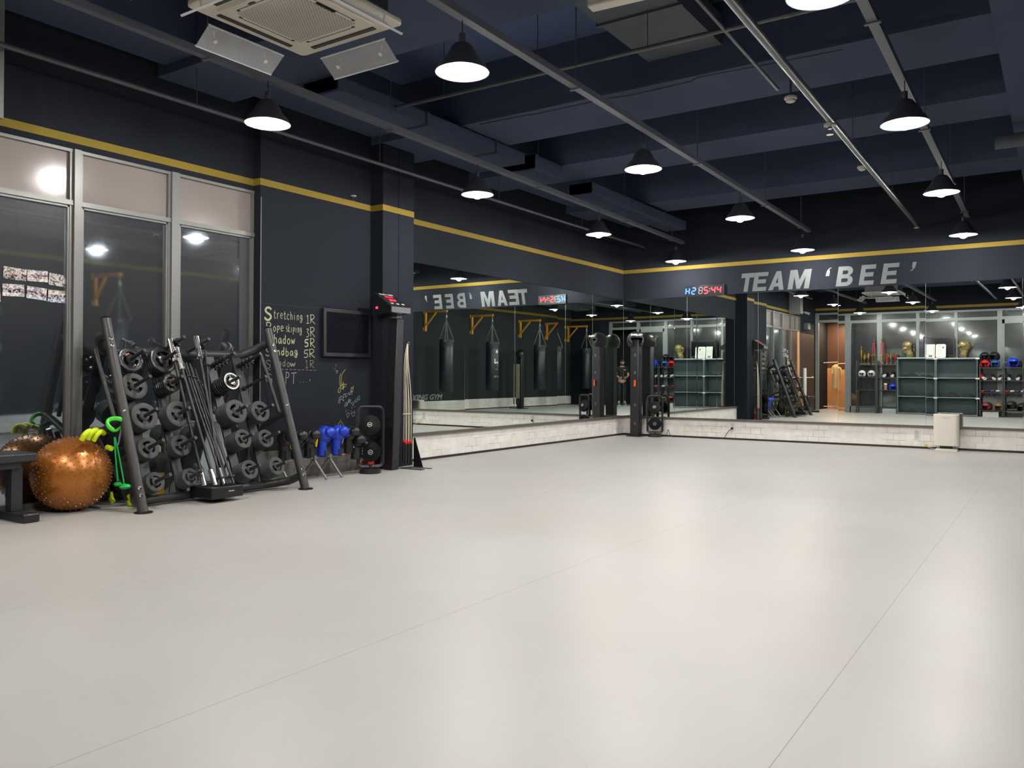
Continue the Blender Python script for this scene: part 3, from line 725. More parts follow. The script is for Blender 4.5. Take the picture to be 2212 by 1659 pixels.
# ---- chalk writing on the black board wall
G = {'S': [[(.9, .85), (.6, 1), (.25, .92), (.15, .72), (.4, .55), (.75, .42), (.85, .2), (.55, 0), (.2, .04), (.05, .2)]],
 't': [[(.45, .95), (.42, .2), (.6, .02), (.85, .1)], [(.1, .66), (.85, .68)]], 'r': [[(.2, .62), (.25, 0)], [(.24, .4), (.5, .62), (.8, .6)]],
 'e': [[(.15, .33), (.8, .38), (.65, .62), (.3, .6), (.12, .3), (.35, .02), (.85, .1)]], 'c': [[(.8, .55), (.45, .65), (.15, .33), (.4, .02), (.85, .1)]],
 'h': [[(.2, 1), (.2, 0)], [(.2, .4), (.5, .62), (.75, .45), (.78, 0)]], 'i': [[(.4, .6), (.42, 0)], [(.38, .84), (.44, .86)]], 'n': [[(.2, .62), (.22, 0)], [(.22, .4), (.5, .62), (.75, .45), (.78, 0)]],
 'g': [[(.8, .55), (.45, .65), (.2, .4), (.45, .18), (.78, .4), (.8, .6), (.75, -.15), (.4, -.28), (.2, -.1), (1.05, .2)]],
 'R': [[(.15, 1), (.18, 0)], [(.05, .95), (.6, 1), (.8, .75), (.5, .5), (.2, .48), (.95, -.05)]], 'o': [[(.5, .62), (.18, .4), (.3, .05), (.65, .02), (.85, .35), (.5, .62)]],
 'p': [[(.2, .62), (.22, -.25)], [(.2, .58), (.7, .6), (.75, .25), (.22, .18)]], 's': [[(.8, .6), (.3, .6), (.3, .36), (.75, .3), (.7, .04), (.15, .05)]], 'k': [[(.2, .95), (.2, 0)], [(.75, .6), (.22, .3), (.85, .0)]],
 'a': [[(.75, .58), (.4, .62), (.15, .3), (.35, .03), (.7, .25), (.75, .58), (.9, .0)]], 'd': [[(.7, .5), (.35, .58), (.15, .28), (.4, .02), (.72, .25)], [(.75, 1), (.76, 0)]], 'w': [[(.08, .62), (.28, .05), (.5, .5), (.72, .05), (.98, .66)]],
 'b': [[(.2, 1), (.2, 0), (.6, .0), (.8, .3), (.55, .55), (.22, .45)]], 'G': [[(.85, .85), (.45, 1), (.1, .6), (.2, .12), (.6, .05), (.9, .4), (.5, .42)], [(.9, .42), (.92, -.15)]], 'P': [[(.2, 1), (.1, -.1)], [(.2, 1), (.75, .9), (.7, .55), (.2, .5)]],
 'T': [[(.02, .95), (1, 1)], [(.5, .97), (.42, -.08)]], '1': [[(.2, .8), (.5, 1), (.48, .02)], [(.1, 0), (.85, .03)]], '3': [[(.15, .95), (.7, .98), (.4, .6), (.8, .35), (.5, 0), (.1, .05)]], '5': [[(.9, 1), (.25, .95), (.2, .55), (.7, .55), (.8, .2), (.45, 0), (.08, .06)]],
 '6': [[(.8, 1), (.25, .7), (.1, .25), (.45, 0), (.8, .25), (.5, .5), (.12, .3)]], '.': [[(.3, 0), (.5, .03)]], ',': [[(.6, .2), (.3, -.05)]], 'B': [[(.15, 1), (.15, 0), (.75, .1), (.75, .42), (.2, .52), (.65, .62), (.65, .95), (.15, 1)]], 'E': [[(.85, 1), (.15, .98), (.12, 0), (.85, .02)], [(.15, .5), (.7, .52)]], '-': [[(.1, .1), (.8, .12)]], 'Y': [[(.1, 1), (.5, .5), (.9, 1)], [(.5, .5), (.45, 0)]], '/': [[(.7, 1), (.2, -.1)]]}
CH = mat('chalk_cream', (.36, .36, .22), .9, noise=(180, .35)); CHF = mat('chalk_faint', (.20, .21, .17), .95, noise=(180, .5)); CHW = mat('chalk_white', (.24, .25, .25), .9, noise=(180, .4)); CHY = mat('chalk_yellow', (.28, .25, .05), .9, noise=(180, .4))
def chalk(label, items, material=CH):
    m_ = MB()
    for txt, y0, y1, z, h, r_ in items:
        n = len(txt); w = (y1 - y0) / n
        for i, c_ in enumerate(txt):
            if c_ == ' ': continue
            for st_ in G[c_]:
                jz = random.uniform(-.004, .004)
                P = [Vector((0, y0 + (i + .06 + .86 * a) * w, z + b * h + jz)) for a, b in st_]
                P = curve_pts(P, 3) if len(P) > 2 else P
                pts = []; 
                for p_ in P: pts.append((.1003, p_.y, p_.z))
                o0 = len(m_.v); m_.tube(pts, r_ * .85, 6)
                m_.v[o0:] = [(.1004 + (v[0] - .1003) * .12, v[1], v[2]) for v in m_.v[o0:]]
    return solo(m_, 'chalk_writing', material, label, 'writing', group='chalk round list on the board wall')
chalk('chalk line reading Stretching 1R at the top of the list', [('S', -8.20, -8.09, 1.605, .125, .013), ('tretching', -8.085, -7.70, 1.628, .085, .0038), ('1', -7.66, -7.60, 1.598, .09, .0045), ('R', -7.61, -7.52, 1.605, .09, .005)])
chalk('chalk line reading Rope skiping 3R', [('R', -8.18, -8.09, 1.487, .095, .0055), ('ope', -8.09, -7.945, 1.50, .085, .0045), ('skiping', -7.925, -7.71, 1.50, .085, .0038), ('3', -7.66, -7.60, 1.462, .085, .0048), ('R', -7.61, -7.52, 1.47, .095, .005)])
chalk('chalk line reading Shadow 5R below the rope line', [('S', -8.18, -8.11, 1.365, .09, .0065), ('hadow', -8.08, -7.80, 1.378, .09, .0055), ('5', -7.68, -7.61, 1.355, .075, .0085), ('R', -7.61, -7.52, 1.355, .09, .0055)])
chalk('chalk line reading Sandbag 5R', [('S', -8.18, -8.11, 1.25, .08, .0055), ('andbag', -8.10, -7.76, 1.26, .08, .0055), ('5', -7.69, -7.61, 1.243, .08, .0055), ('R', -7.62, -7.52, 1.248, .085, .0048)])
chalk('smudged chalk line reading Shadow 1R above the dashes', [('S', -8.18, -8.10, 1.13, .08, .0045), ('hado', -8.08, -7.86, 1.145, .075, .004), ('w', -7.87, -7.79, 1.15, .06, .009), ('1', -7.67, -7.61, 1.135, .075, .0035), ('R', -7.61, -7.53, 1.14, .075, .0038)], mat('chalk_cream_dull', (.20, .20, .12), .9, noise=(150, .6)))
chalk('row of chalk dashes under the list', [('------------', -8.15, -7.50, 1.108, .06, .0028)], CHW)
chalk('chalk line reading G . PT with trailing dots', [('G', -8.18, -8.08, .985, .09, .0045), ('.', -7.98, -7.93, .985, .09, .005), ('P', -7.93, -7.86, .975, .115, .0048), ('T', -7.855, -7.77, .975, .105, .005), ('...', -7.74, -7.62, .985, .08, .004), (',', -7.61, -7.58, 1.0, .09, .005)], CHW)
def doodle(label, strokes, material, r_=.0028):
    m_ = MB()
    for s_ in strokes:
        P = [Vector((0, a, b)) for a, b in s_]; P = curve_pts(P, 3) if len(P) > 2 else P
        o0 = len(m_.v); m_.tube([(.1003, p_.y, p_.z) for p_ in P], r_, 6); m_.v[o0:] = [(.1004 + (v[0] - .1003) * .12, v[1], v[2]) for v in m_.v[o0:]]
    return solo(m_, 'chalk_doodle', material, label, 'drawing', group='small chalk doodles under the screen')
doodle('yellow chalk insect scribble with two long feelers', [[(-7.165, .94), (-7.17, 1.03), (-7.155, 1.08)], [(-7.15, .94), (-7.14, 1.06), (-7.085, 1.125)], [(-7.19, .90), (-7.165, .93), (-7.16, .88), (-7.19, .87), (-7.19, .90)], [(-7.16, .93), (-7.13, .95), (-7.12, .91), (-7.15, .92)], [(-7.12, .99), (-7.11, .93), (-7.12, .90)], [(-7.14, .96), (-7.08, .96), (-7.07, .95)], [(-7.13, .925), (-7.08, .94)]], CHY, .004)
doodle('small yellow chalk flame right of the insect scribble', [[(-7.0, .90), (-6.985, .93), (-6.97, .90), (-6.96, .94)], [(-7.0, .90), (-6.99, .87), (-6.965, .89)]], CHY, .0045)
doodle('slanted white chalk scrawl reading BEE Gang', [[(-7.19, .75), (-7.175, .82)], [(-7.17, .75), (-7.155, .83), (-7.13, .82)], [(-7.16, .79), (-7.135, .80)], [(-7.125, .78), (-7.11, .85), (-7.09, .85)], [(-7.12, .81), (-7.10, .82)], [(-7.12, .78), (-7.10, .785)], [(-7.06, .86), (-7.085, .85), (-7.08, .82), (-7.06, .835)], [(-7.045, .84), (-7.03, .87), (-7.02, .84), (-7.005, .88)], [(-6.995, .87), (-7.0, .89), (-6.985, .885), (-6.985, .85), (-7.0, .845)], [(-7.10, .72), (-7.07, .76), (-7.06, .74), (-7.09, .71)], [(-7.06, .72), (-7.03, .80)], [(-7.03, .75), (-7.02, .79), (-7.0, .78), (-7.025, .77), (-6.99, .75)]], CHW, .0032)
doodle('pale blue chalk figures beside the white scrawl', [[(-6.97, .76), (-6.985, .74), (-6.96, .725), (-6.955, .755), (-6.97, .76)], [(-6.94, .78), (-6.935, .75)], [(-6.92, .80), (-6.925, .765), (-6.90, .77), (-6.895, .81)], [(-6.885, .82), (-6.89, .785), (-6.86, .79), (-6.87, .83), (-6.885, .82)]], mat('chalk_blue', (.12, .21, .23), .9), .0035)
doodle('two little white chalk triangles with rays', [[(-7.065, .635), (-7.02, .64), (-7.05, .59), (-7.065, .635)], [(-6.995, .64), (-6.93, .645), (-6.965, .60), (-6.995, .64)], [(-7.0, .66), (-6.985, .665)], [(-6.95, .67), (-6.94, .66)], [(-6.985, .69), (-6.98, .71)], [(-6.95, .70), (-6.94, .715)], [(-7.08, .66), (-7.06, .67)]], CHW, .0028)
doodle('yellow chalk pear outline above the blue gloves', [[(-7.155, .555), (-7.185, .53), (-7.195, .49), (-7.16, .475), (-7.12, .49), (-7.115, .52), (-7.15, .555), (-7.155, .575)], [(-7.17, .50), (-7.14, .505)], [(-7.165, .52), (-7.145, .525)]], CHY, .003)
doodle('faint chalk arrow mark below the screen', [[(-7.23, 1.16), (-7.225, 1.18)], [(-7.25, 1.13), (-7.245, 1.14)], [(-7.235, 1.11), (-7.20, 1.105), (-7.225, 1.08)]], CHF, .0035)
# ---- wall screen
tv = thing('wall_screen', 'black framed flat screen, switched off, mounted beside the chalk list', 'screen', (.1, -7.095, 1.518))
part(MB().box(0, .05, -.355, .355, -.258, .258), 'bezel', mat('screen_bezel', (.010, .011, .013), .5), tv, bevel=.006)
part(MB().box(.05, .0515, -.318, .318, -.215, .222), 'display_glass', mat('screen_glass', (.006, .007, .011), .12), tv)
# sprinkler on the wall above stripe
def sprinkler(loc, lb_, rot=None, sc_=1.):
    t = thing('fire_sprinkler', lb_, 'sprinkler', loc, rot=rot or (0, 0, 0), group='fire sprinklers')
    part(MB().cyl((0, 0, 0), (0, 0, -.012 * sc_), .034 * sc_, n=18), 'escutcheon', mat('sprinkler_plate', (.35, .34, .31), .4, .3), t)
    part(MB().cyl((0, 0, -.012 * sc_), (0, 0, -.03 * sc_), .012 * sc_, n=10).tube([(-.014 * sc_, 0, -.03 * sc_), (-.02 * sc_, 0, -.045 * sc_), (-.012 * sc_, 0, -.06 * sc_)], .003 * sc_, 6).tube([(.014 * sc_, 0, -.03 * sc_), (.02 * sc_, 0, -.045 * sc_), (.012 * sc_, 0, -.06 * sc_)], .003 * sc_, 6), 'frame_arms', CHROME, t)
    part(MB().cyl((0, 0, -.06 * sc_), (0, 0, -.063 * sc_), .02 * sc_, n=14), 'deflector', CHROME, t)
sprinkler((.12, -7.0, 3.06), 'small sprinkler head on the board wall just above the ochre stripe')

# ---- floor fans (two stacked heads in a rounded frame)
def tower_fan(loc, rz, label):
    t = thing('twin_tower_fan', label, 'fan', loc, rz=rz, group='black twin floor fans')
    # local -y faces out
    part(MB().lathe([(.0, .0), (.115, 0), (.118, .012), (.112, .048), (.06, .055), (0, .055)], 28), 'base', BLACKP, t)
    hw, z0, z1, rc = .13, .075, .715, .05
    pts = []
    for cx_, cz_, a0 in ((hw - rc, z1 - rc, 0), (-hw + rc, z1 - rc, 90), (-hw + rc, z0 + rc, 180), (hw - rc, z0 + rc, 270)):
        for k in range(7):
            a = R(a0 + 15 * k); pts.append((cx_ + rc * math.cos(a), 0, cz_ + rc * math.sin(a)))
    part(MB().tube(pts, .012, 8, closed=True, rz=.022), 'frame', mat('fan_frame', (.018, .018, .02), .35), t)
    part(MB().cyl((0, 0, .05), (0, 0, .085), .022), 'neck', BLACKP, t)
    part(MB().box(-.16, -.142, -.02, .02, .33, .62), 'control_panel', BLACKP, t)
    for zc, tilt in ((.51, 18), (.235, -4)):
        h = part(MB().lathe([(.045, .06), (.085, .05), (.108, .015), (.111, -.02), (.108, -.03)], 32, M=Matrix.Rotation(R(-90), 4, 'X')), 'fan_head', mat('matte_black_shell', (.006, .006, .007), .8, spec=.15), t, loc=(0, 0, zc), rot=(R(tilt) * -1, 0, R(-8 if tilt > 0 else 0)))
        cg = MB()
        for q in range(6):
            rq = .03 + .0155 * q
            cg.torus((0, -.04 - .016 * (1 - (rq / .11) ** 2), 0), rq, .0009, M=Matrix.Rotation(R(90), 4, 'X'), n=30, k=4)
        for q in range(36):
            a = 2 * PI * q / 36; a2 = a + .5
            cg.tube([(.026 * math.cos(a), -.058, .026 * math.sin(a)), (.07 * math.cos(a + .2), -.052, .07 * math.sin(a + .2)), (.111 * math.cos(a2), -.028, .111 * math.sin(a2))], .0008, 4)
        part(cg, 'grille', mat('grille_wire', (.035, .035, .038), .3, .4), h)
        bl = MB()
        for q in range(5):
            a = 2 * PI * q / 5
            bl.add([Vector((.02 * math.cos(a), -.01, .02 * math.sin(a))), Vector((.095 * math.cos(a + .1), -.02, .095 * math.sin(a + .1))), Vector((.095 * math.cos(a + .8), .005, .095 * math.sin(a + .8))), Vector((.02 * math.cos(a + .9), .01, .02 * math.sin(a + .9)))], [(0, 1, 2, 3)])
        part(bl, 'blades', BLACKP, h)
        part(MB().cyl((0, -.055, 0), (0, -.062, 0), .027, n=24), 'hub_cap', BLACKP, h)
        part(MB().torus((0, -.063, 0), .024, .0028, M=Matrix.Rotation(R(90), 4, 'X')), 'hub_ring', mat('hub_white', (.5, .5, .48), .4), h)
        part(MB().box(-.013, .013, -.0635, -.062, -.004, .004), 'hub_badge', mat('hub_white', (.5, .5, .48), .4), h)
    return t
fan1 = tower_fan((.43, -7.03, 0), R(43), 'black twin floor fan in front of the board wall, next to the timer column')
dup(fan1, (.71, -.19, 0), R(22), 'black twin floor fan in front of the corner mirror, next to the padded post')
solo(MB().box(.2, .30, -6.93, -6.83, .0, .12).box(.22, .28, -6.92, -6.84, .12, .15), 'red_tool_box', RED, 'small red box on the floor behind the lower fan', 'box', bevel=.008)
# ---- round timer console on its column
tc_ = thing('round_timer', 'black sloped round timer console with red digits on a dark column', 'timer', (0, 0, 0))
part(MB().add([(.33, -6.715, 0), (.46, -6.715, 0), (.46, -6.60, 0), (.33, -6.60, 0), (.36, -6.655, 1.7), (.475, -6.655, 1.7), (.475, -6.545, 1.7), (.36, -6.545, 1.7)], [(3, 2, 1, 0), (4, 5, 6, 7), (0, 1, 5, 4), (1, 2, 6, 5), (2, 3, 7, 6), (3, 0, 4, 7)]), 'column', mat('dark_vinyl_column', (.013, .014, .019), .45), tc_, bevel=.01)
part(MB().box(.38, .455, -6.64, -6.56, 1.70, 1.74), 'neck', CHROME, tc_)
part(MB().prism([(.285, 1.735), (.545, 1.755), (.56, 1.82), (.30, 1.985), (.285, 1.985)], -6.85, -6.53, 1), 'console', mat('console_black', (.012, .012, .015), .3), tc_, bevel=.003)
part(MB().box(.5515, .5625, -6.845, -6.535, 1.757, 1.818), 'front_lip', mat('grey_lip', (.10, .10, .11), .4), tc_)
sl = Matrix.Translation((.43, -6.69, 1.9045)) @ Matrix(((0, .844, .536, 0), (1, 0, 0, 0), (0, -.536, .844, 0), (0, 0, 0, 1)))
sl = Matrix.Translation((.43, -6.69, 1.905)) @ Matrix(((0, -.844, .536, 0), (1, 0, 0, 0), (0, .536, .844, 0), (0, 0, 0, 1)))
REDL = mat('led_red', (.3, .01, .01), .4, emit=(1, .03, .06), es=1.2)
part(xf(text_mb('SPORTS TIMER', .035, .0004, .0008), sl @ Matrix.Translation((0, .105, .002))), 'console_lettering', WHITE, tc_)
part(xf(text_mb('88:88', .06, .0004, .001), sl @ Matrix.Translation((0, .045, .002))), 'time_digits', mat('led_red_dim', (.2, .01, .02), .4, emit=(1, .03, .08), es=.35), tc_)
part(xf(text_mb('88 88', .045, .0004, .001), sl @ Matrix.Translation((0, -.02, .002))), 'round_digits', REDL, tc_)
part(xf(MB().box(-.11, -.07, -.10, -.08, 0, .003).box(-.02, .02, -.10, -.08, 0, .003).box(.07, .11, -.10, -.08, 0, .003), sl), 'buttons', WHITE, tc_)
part(MB().box(.33, .36, -6.853, -6.85, 1.80, 1.825), 'pilot_light', REDL, tc_)
# ---- jump ropes hanging beside the column
JR = mat('cream_cord', (.52, .47, .36), .5)
hook = solo(MB().torus((.425, -6.41, 1.43), .018, .004, M=Matrix.Rotation(R(90), 4, 'Y')).cyl((.277, -6.42, 1.43), (.42, -6.42, 1.43), .006), 'rope_hook', CHROME, 'ring hook on the pilaster holding the jump ropes', 'hook')
for i, (y_, lb_) in enumerate(((-6.50, 'cream jump rope nearest the dark timer column'), (-6.455, 'middle one of the three cream jump ropes'), (-6.41, 'cream jump rope nearest the mirror'))):
    t = thing('jump_rope', lb_, 'jump rope', (.44, y_, 0), group='jump ropes by the pilaster')
    part(MB().tube(curve_pts([(0, 0, .32), (0, .002, .7), (-.015, -(y_ + 6.45) * .6 - .008, 1.2), (-.02, -(y_ + 6.42) * .9, 1.425)]), .005, 8).tube(curve_pts([(.02, .012, .30), (.015, .012, .8), (0, -(y_ + 6.45) * .6 + .004, 1.2), (-.02, -(y_ + 6.42) * .9 + .004, 1.425)]), .005, 8), 'cord', JR, t)
    part(MB().cyl((0, 0, .08), (0, 0, .30), .016, n=12).cyl((.02, .012, .06), (.02, .012, .28), .015, n=12), 'handle', BLACKP, t)
    part(MB().cyl((0, 0, .30), (0, 0, .325), .017, n=12).cyl((.02, .012, .28), (.02, .012, .305), .016, n=12), 'red_collar', RED, t)
solo(MB().torus((.44, -6.455, .62), .05, .006, M=Matrix.Diagonal((.5, 1.1, 1, 1))), 'cord_tie', JR, 'cream cord tied round the hanging jump ropes', 'cord')
bs = thing('steel_floor_plate', 'flat black steel foot plate at the base of the pilaster', 'floor plate', (.55, -6.42, 0))
part(MB().box(-.12, .16, -.10, -.03, 0, .008).box(-.12, .16, .06, .10, 0, .008).box(-.14, -.1, -.1, .1, 0, .008), 'plate', mat('dull_steel', (.09, .09, .085), .4, .5), bs)
part(MB().prism([(-.12, .008), (.02, .008), (-.10, .34), (-.12, .34)], .10, .108, 1), 'gusset', BLACKM, bs)

# ---- glove drying stand and gloves
GST = mat('grey_stand_tube', (.20, .205, .205), .4, .5)
gs = thing('glove_stand', 'grey tubular folding stand with splayed legs holding boxing gloves', 'stand')
part(MB().cyl((.35, -8.25, .215), (.35, -7.28, .222), .013, n=12), 'rail', GST, gs)
part(MB().cyl((.35, -7.34, .222), (.35, -7.30, .222), .0145, n=12), 'red_band', mat('dull_red', (.3, .03, .02), .5), gs)
for y_ in (-7.76, -7.55):
    part(MB().box(.33, .372, y_ - .016, y_ + .016, .19, .245), 'bracket', GST, gs, bevel=.004)
    part(MB().cyl((.35, y_, .205), (.50, y_ + .03, .01), .012, n=10), 'leg', GST, gs)
    part(MB().cyl((.35, y_, .205), (.20, y_ - .03, .01), .012, n=10), 'leg', GST, gs)
part(MB().cyl((.35, -8.22, .215), (.50, -8.2, .01), .012, n=10), 'leg', GST, gs)
part(MB().cyl((.35, -8.22, .215), (.20, -8.24, .01), .012, n=10), 'leg', GST, gs)
GY = (-8.15, -8.0, -7.83, -7.655, -7.46, -7.28)
for y_ in GY:
    part(MB().tube([(.35, y_ - .035, .36), (.35, y_ - .03, .25), (.35, y_ - .02, .233), (.35, y_ + .02, .233), (.35, y_ + .03, .25), (.35, y_ + .035, .36)], .005, 6), 'wire_hoop', GST, gs)
def glove(loc, rz, lean, m_, label, stripes=False, lining=None, s=1., group='boxing gloves on the grey stand', twist=0, cuff=None):
    """boxing glove standing on its cuff, fist up; knuckles toward -y local"""
    t = thing('boxing_glove', label, 'boxing glove', loc, rot=(R(lean), R(twist), rz), group=group)
    def fist(p):
        q = Vector(p); q.z = q.z * (1.0 if q.z > 0 else .9)
        q.y += -.30 * max(0, q.z) ** 1.5 * 1.0
        q.x *= 1 + .06 * q.z
        return q
    part(MB().ball((0, -.008 * s, .200 * s), (.072 * s, .078 * s, .088 * s), 20, 14, fn=fist), 'fist', m_, t)
    part(MB().ball((0, -.078 * s, .228 * s), (.066 * s, .055 * s, .052 * s), 18, 12), 'knuckle_padding', m_, t)
    part(MB().tube(curve_pts([(.055 * s, .0, .105 * s), (.082 * s, -.03 * s, .155 * s), (.072 * s, -.07 * s, .180 * s), (.045 * s, -.10 * s, .185 * s)], 4), [.02 * s, .021 * s, .022 * s, .023 * s, .024 * s, .025 * s, .026 * s, .026 * s, .026 * s, .025 * s, .023 * s, .02 * s, .012 * s], 12), 'thumb', m_, t)
    part(MB().lathe([(.038 * s, .0), (.054 * s, 0), (.054 * s, .05 * s), (.049 * s, .10 * s), (.056 * s, .15 * s), (.03 * s, .16 * s)], 20, M=Matrix.Diagonal((1.05, .82, 1, 1))), 'cuff', cuff or m_, t)
    if lining: part(MB().prism([(-.06 * s, .20 * s), (-.095 * s, .205 * s), (-.075 * s, .10 * s), (-.06 * s, .14 * s)], .012 * s, .03 * s, 0, M=Matrix.Identity(4)), 'yellow_tab', lining, t)
    if stripes:
        for q in range(3): part(MB().box(.052 * s, .058 * s, -.035 * s, .025 * s, (.05 + .03 * q) * s, (.066 + .03 * q) * s), 'white_stripe', WHITE, t)
    return t
fc = R(90)      # knuckles toward the room
GLL = ((0, LEATH, 'black leather glove with yellow lining, half behind the slanted rack post', YELP), (1, LEATH, 'black leather glove next to the slanted rack post', None), (2, LEATH, 'black leather glove with a yellow tab, left of the blue pair', YELP),
    (3, BLUE, 'bright blue boxing glove nearer the black ones', None), (4, BLUE, 'bright blue boxing glove with white laces beside the striped pair', None), (5, LEATH, 'black glove with three white stripes next to the blue pair', None))
for i, m_, lb_, ln in GLL:
    g_ = glove((.35, GY[i], .235), R(112 if i in (3, 4) else 100), 0, m_, lb_, stripes=(i == 5), lining=ln, s=1.06 if i in (3, 4) else 1.0)
    if i == 4: part(MB().tube([(.052, -.04, .10), (.05, -.055, .13), (.052, -.06, .16), (.045, -.065, .18)], .003, 6), 'laces', WHITE, g_)
    if i in (0, 1, 2): part(MB().box(-.03, .03, -.048, -.043, .0, .09), 'cuff_panel', mat('cuff_cloth', (.01, .01, .012), .8), g_)
    if i in (3, 4): part(MB().box(-.03, .03, -.052, -.046, -.02, .055), 'navy_strap', mat('navy_strap', (.012, .014, .03), .7), g_)
glove((.33, -7.15, .16), R(70), 8, LEATH, 'black glove with white stripes leaning by the fan frame', stripes=True)
solo(MB().box(-.035, .035, -.02, .02, 0, .012), 'adapter_plug', WHITE, 'small white plastic piece on the floor under the glove stand', 'plastic piece', (.16, -7.47, 0), bevel=.003)

# ================================================================ LETTERED WALL
def curve_mb(splines, ext):
    """splines: closed polygons (even-odd fill) -> flat mesh in xy with thickness"""
    cu = bpy.data.curves.new('c', 'CURVE'); cu.dimensions = '2D'; cu.fill_mode = 'BOTH'; cu.extrude = ext
    for P in splines:
        s_ = cu.splines.new('POLY'); s_.points.add(len(P) - 1)
        for i, (a, b) in enumerate(P): s_.points[i].co = (a, b, 0, 1)
        s_.use_cyclic_u = True
    o = bpy.data.objects.new('c', cu); COL.objects.link(o)
    me = bpy.data.meshes.new_from_object(o.evaluated_get(bpy.context.evaluated_depsgraph_get()))
    mb = MB(); mb.add([tuple(v.co) for v in me.vertices], [tuple(p.vertices) for p in me.polygons])
    bpy.data.objects.remove(o); bpy.data.meshes.remove(me); bpy.data.curves.remove(cu); return mb
def arc(cx, cy, rx, ry, a0, a1, n=10): return [(cx + rx * math.cos(R(a0 + (a1 - a0) * i / n)), cy + ry * math.sin(R(a0 + (a1 - a0) * i / n))) for i in range(n + 1)]
LET = {'T': [[(0, .76), (0, 1), (1, 1), (1, .76), (.66, .76), (.66, 0), (.34, 0), (.34, .76)]],
       'E': [[(0, 0), (0, 1), (1, 1), (1, .79), (.32, .79), (.32, .62), (.9, .62), (.9, .41), (.32, .41), (.32, .21), (1, .21), (1, 0)]],
       'A': [[(0, 0), (.36, 1), (.66, 1), (1, 0), (.70, 0), (.64, .19), (.36, .19), (.30, 0)], [(.42, .38), (.58, .38), (.505, .70)]],
       'M': [[(0, 0), (0, 1), (.33, 1), (.5, .46), (.67, 1), (1, 1), (1, 0), (.77, 0), (.77, .66), (.58, 0), (.42, 0), (.23, .66), (.23, 0)]],
       'B': [[(0, 0), (0, 1)] + arc(.55, .745, .38, .255, 90, -60) + arc(.6, .27, .40, .27, 60, -90), [(.3, .20), (.58, .20)] + arc(.58, .295, .12, .095, -90, 90)[1:] + [(.3, .39)], [(.3, .60), (.55, .60)] + arc(.55, .695, .10, .095, -90, 90)[1:] + [(.3, .79)]],
       'q': [[(0, 0), (.7, 0), (.7, .55), (.5, .8), (1, 1), (.55, 1), (.1, .6)]], 'Q': [[(1, 1), (.3, 1), (.3, .45), (.5, .2), (0, 0), (.45, 0), (.9, .4)]]}
LM = mat('silver_grey_letters', (.095, .108, .112), .45, .1)
sign = MB()
for ch, x0, x1, z0, h in (('T', 2.155, 2.37, 2.488, .308), ('E', 2.375, 2.60, 2.488, .308), ('A', 2.64, 2.89, 2.488, .308), ('M', 2.955, 3.29, 2.488, .31), ('q', 3.52, 3.60, 2.665, .13),
        ('B', 3.70, 3.94, 2.49, .31), ('E', 4.04, 4.25, 2.49, .31), ('E', 4.355, 4.575, 2.49, .31), ('Q', 4.735, 4.81, 2.665, .13)):
    m_ = curve_mb([[(a * (x1 - x0), b * h) for a, b in P] for P in LET[ch]], .002)
    m_.v = [(v[0] + .16 * (v[1] + z0 - 2.488) * 1.0, v[1], v[2]) for v in m_.v]
    xf(m_, onYm(x0, -.0025, z0)); sign.add(m_.v, m_.f)
solo(sign, 'wall_lettering', LM, "large slanted silver letters TEAM 'BEE' above the mirrors", 'sign')
# ---- LED wall clock
clk = thing('digital_clock', 'LED wall clock with blue H2 and red 5:44 above the mirrors', 'clock', (1.555, 0, 2.548))
part(MB().box(-.355, .355, -.04, 0, -.095, .092), 'case', mat('clock_case', (.012, .012, .016), .25), clk, bevel=.006)
BL = mat('led_blue', (.02, .05, .4), .3, emit=(.06, .22, 1.), es=.9); RL = mat('led_red_bright', (.4, .02, .03), .3, emit=(1., .04, .06), es=.9); OFF = mat('led_off', (.20, .19, .20), .4)
SEG = {'a': ((0, 1), (1, 1)), 'b': ((1, 1), (1, .5)), 'c': ((1, .5), (1, 0)), 'd': ((0, 0), (1, 0)), 'e': ((0, .5), (0, 0)), 'f': ((0, 1), (0, .5)), 'g': ((0, .5), (1, .5))}
def digit(x, segs, m_, w=.062, h=.105, z=-.052, r_=.0078):
    mm = MB()
    for s_ in segs:
        (a, b), (c_, d_) = SEG[s_]; sh = .10
        p0 = Vector((x + a * w + sh * b * h, -.0405, z + b * h)); p1 = Vector((x + c_ * w + sh * d_ * h, -.0405, z + d_ * h)); dd = (p1 - p0) * .10
        p0 += dd; p1 -= dd; n_ = Vector((-(p1 - p0).z, 0, (p1 - p0).x)).normalized() * r_
        mm.add([p0 + n_, p1 + n_, p1 - n_, p0 - n_, p0 + n_ - Vector((0, .0015, 0)), p1 + n_ - Vector((0, .0015, 0)), p1 - n_ - Vector((0, .0015, 0)), p0 - n_ - Vector((0, .0015, 0))], [(0, 1, 2, 3), (7, 6, 5, 4), (0, 4, 5, 1), (1, 5, 6, 2), (2, 6, 7, 3), (3, 7, 4, 0)])
    part(mm, 'digit', m_, clk, smooth=False)
digit(-.335, 'bcefg', BL, r_=.0095); digit(-.225, 'abged', BL, r_=.0095)
digit(-.10, 'abcdefg', OFF, r_=.0055); digit(-.005, 'afgcd', RL, r_=.0095); digit(.125, 'fgbc', RL, r_=.0095); digit(.225, 'fgbc', RL, r_=.0095)
part(MB().box(.088, .098, -.0415, -.0405, -.02, -.01).box(.092, .102, -.0415, -.0405, .02, .03), 'colon', mat('led_red_soft', (.4, .05, .05), .3, emit=(1, .2, .2), es=1.5), clk)
solo(MB().cyl((0, 0, 0), (0, -.012, 0), .006, n=10), 'wall_screw', CHROME, 'small bright screw head right of the digital clock', 'screw', (1.99, 0, 2.548))
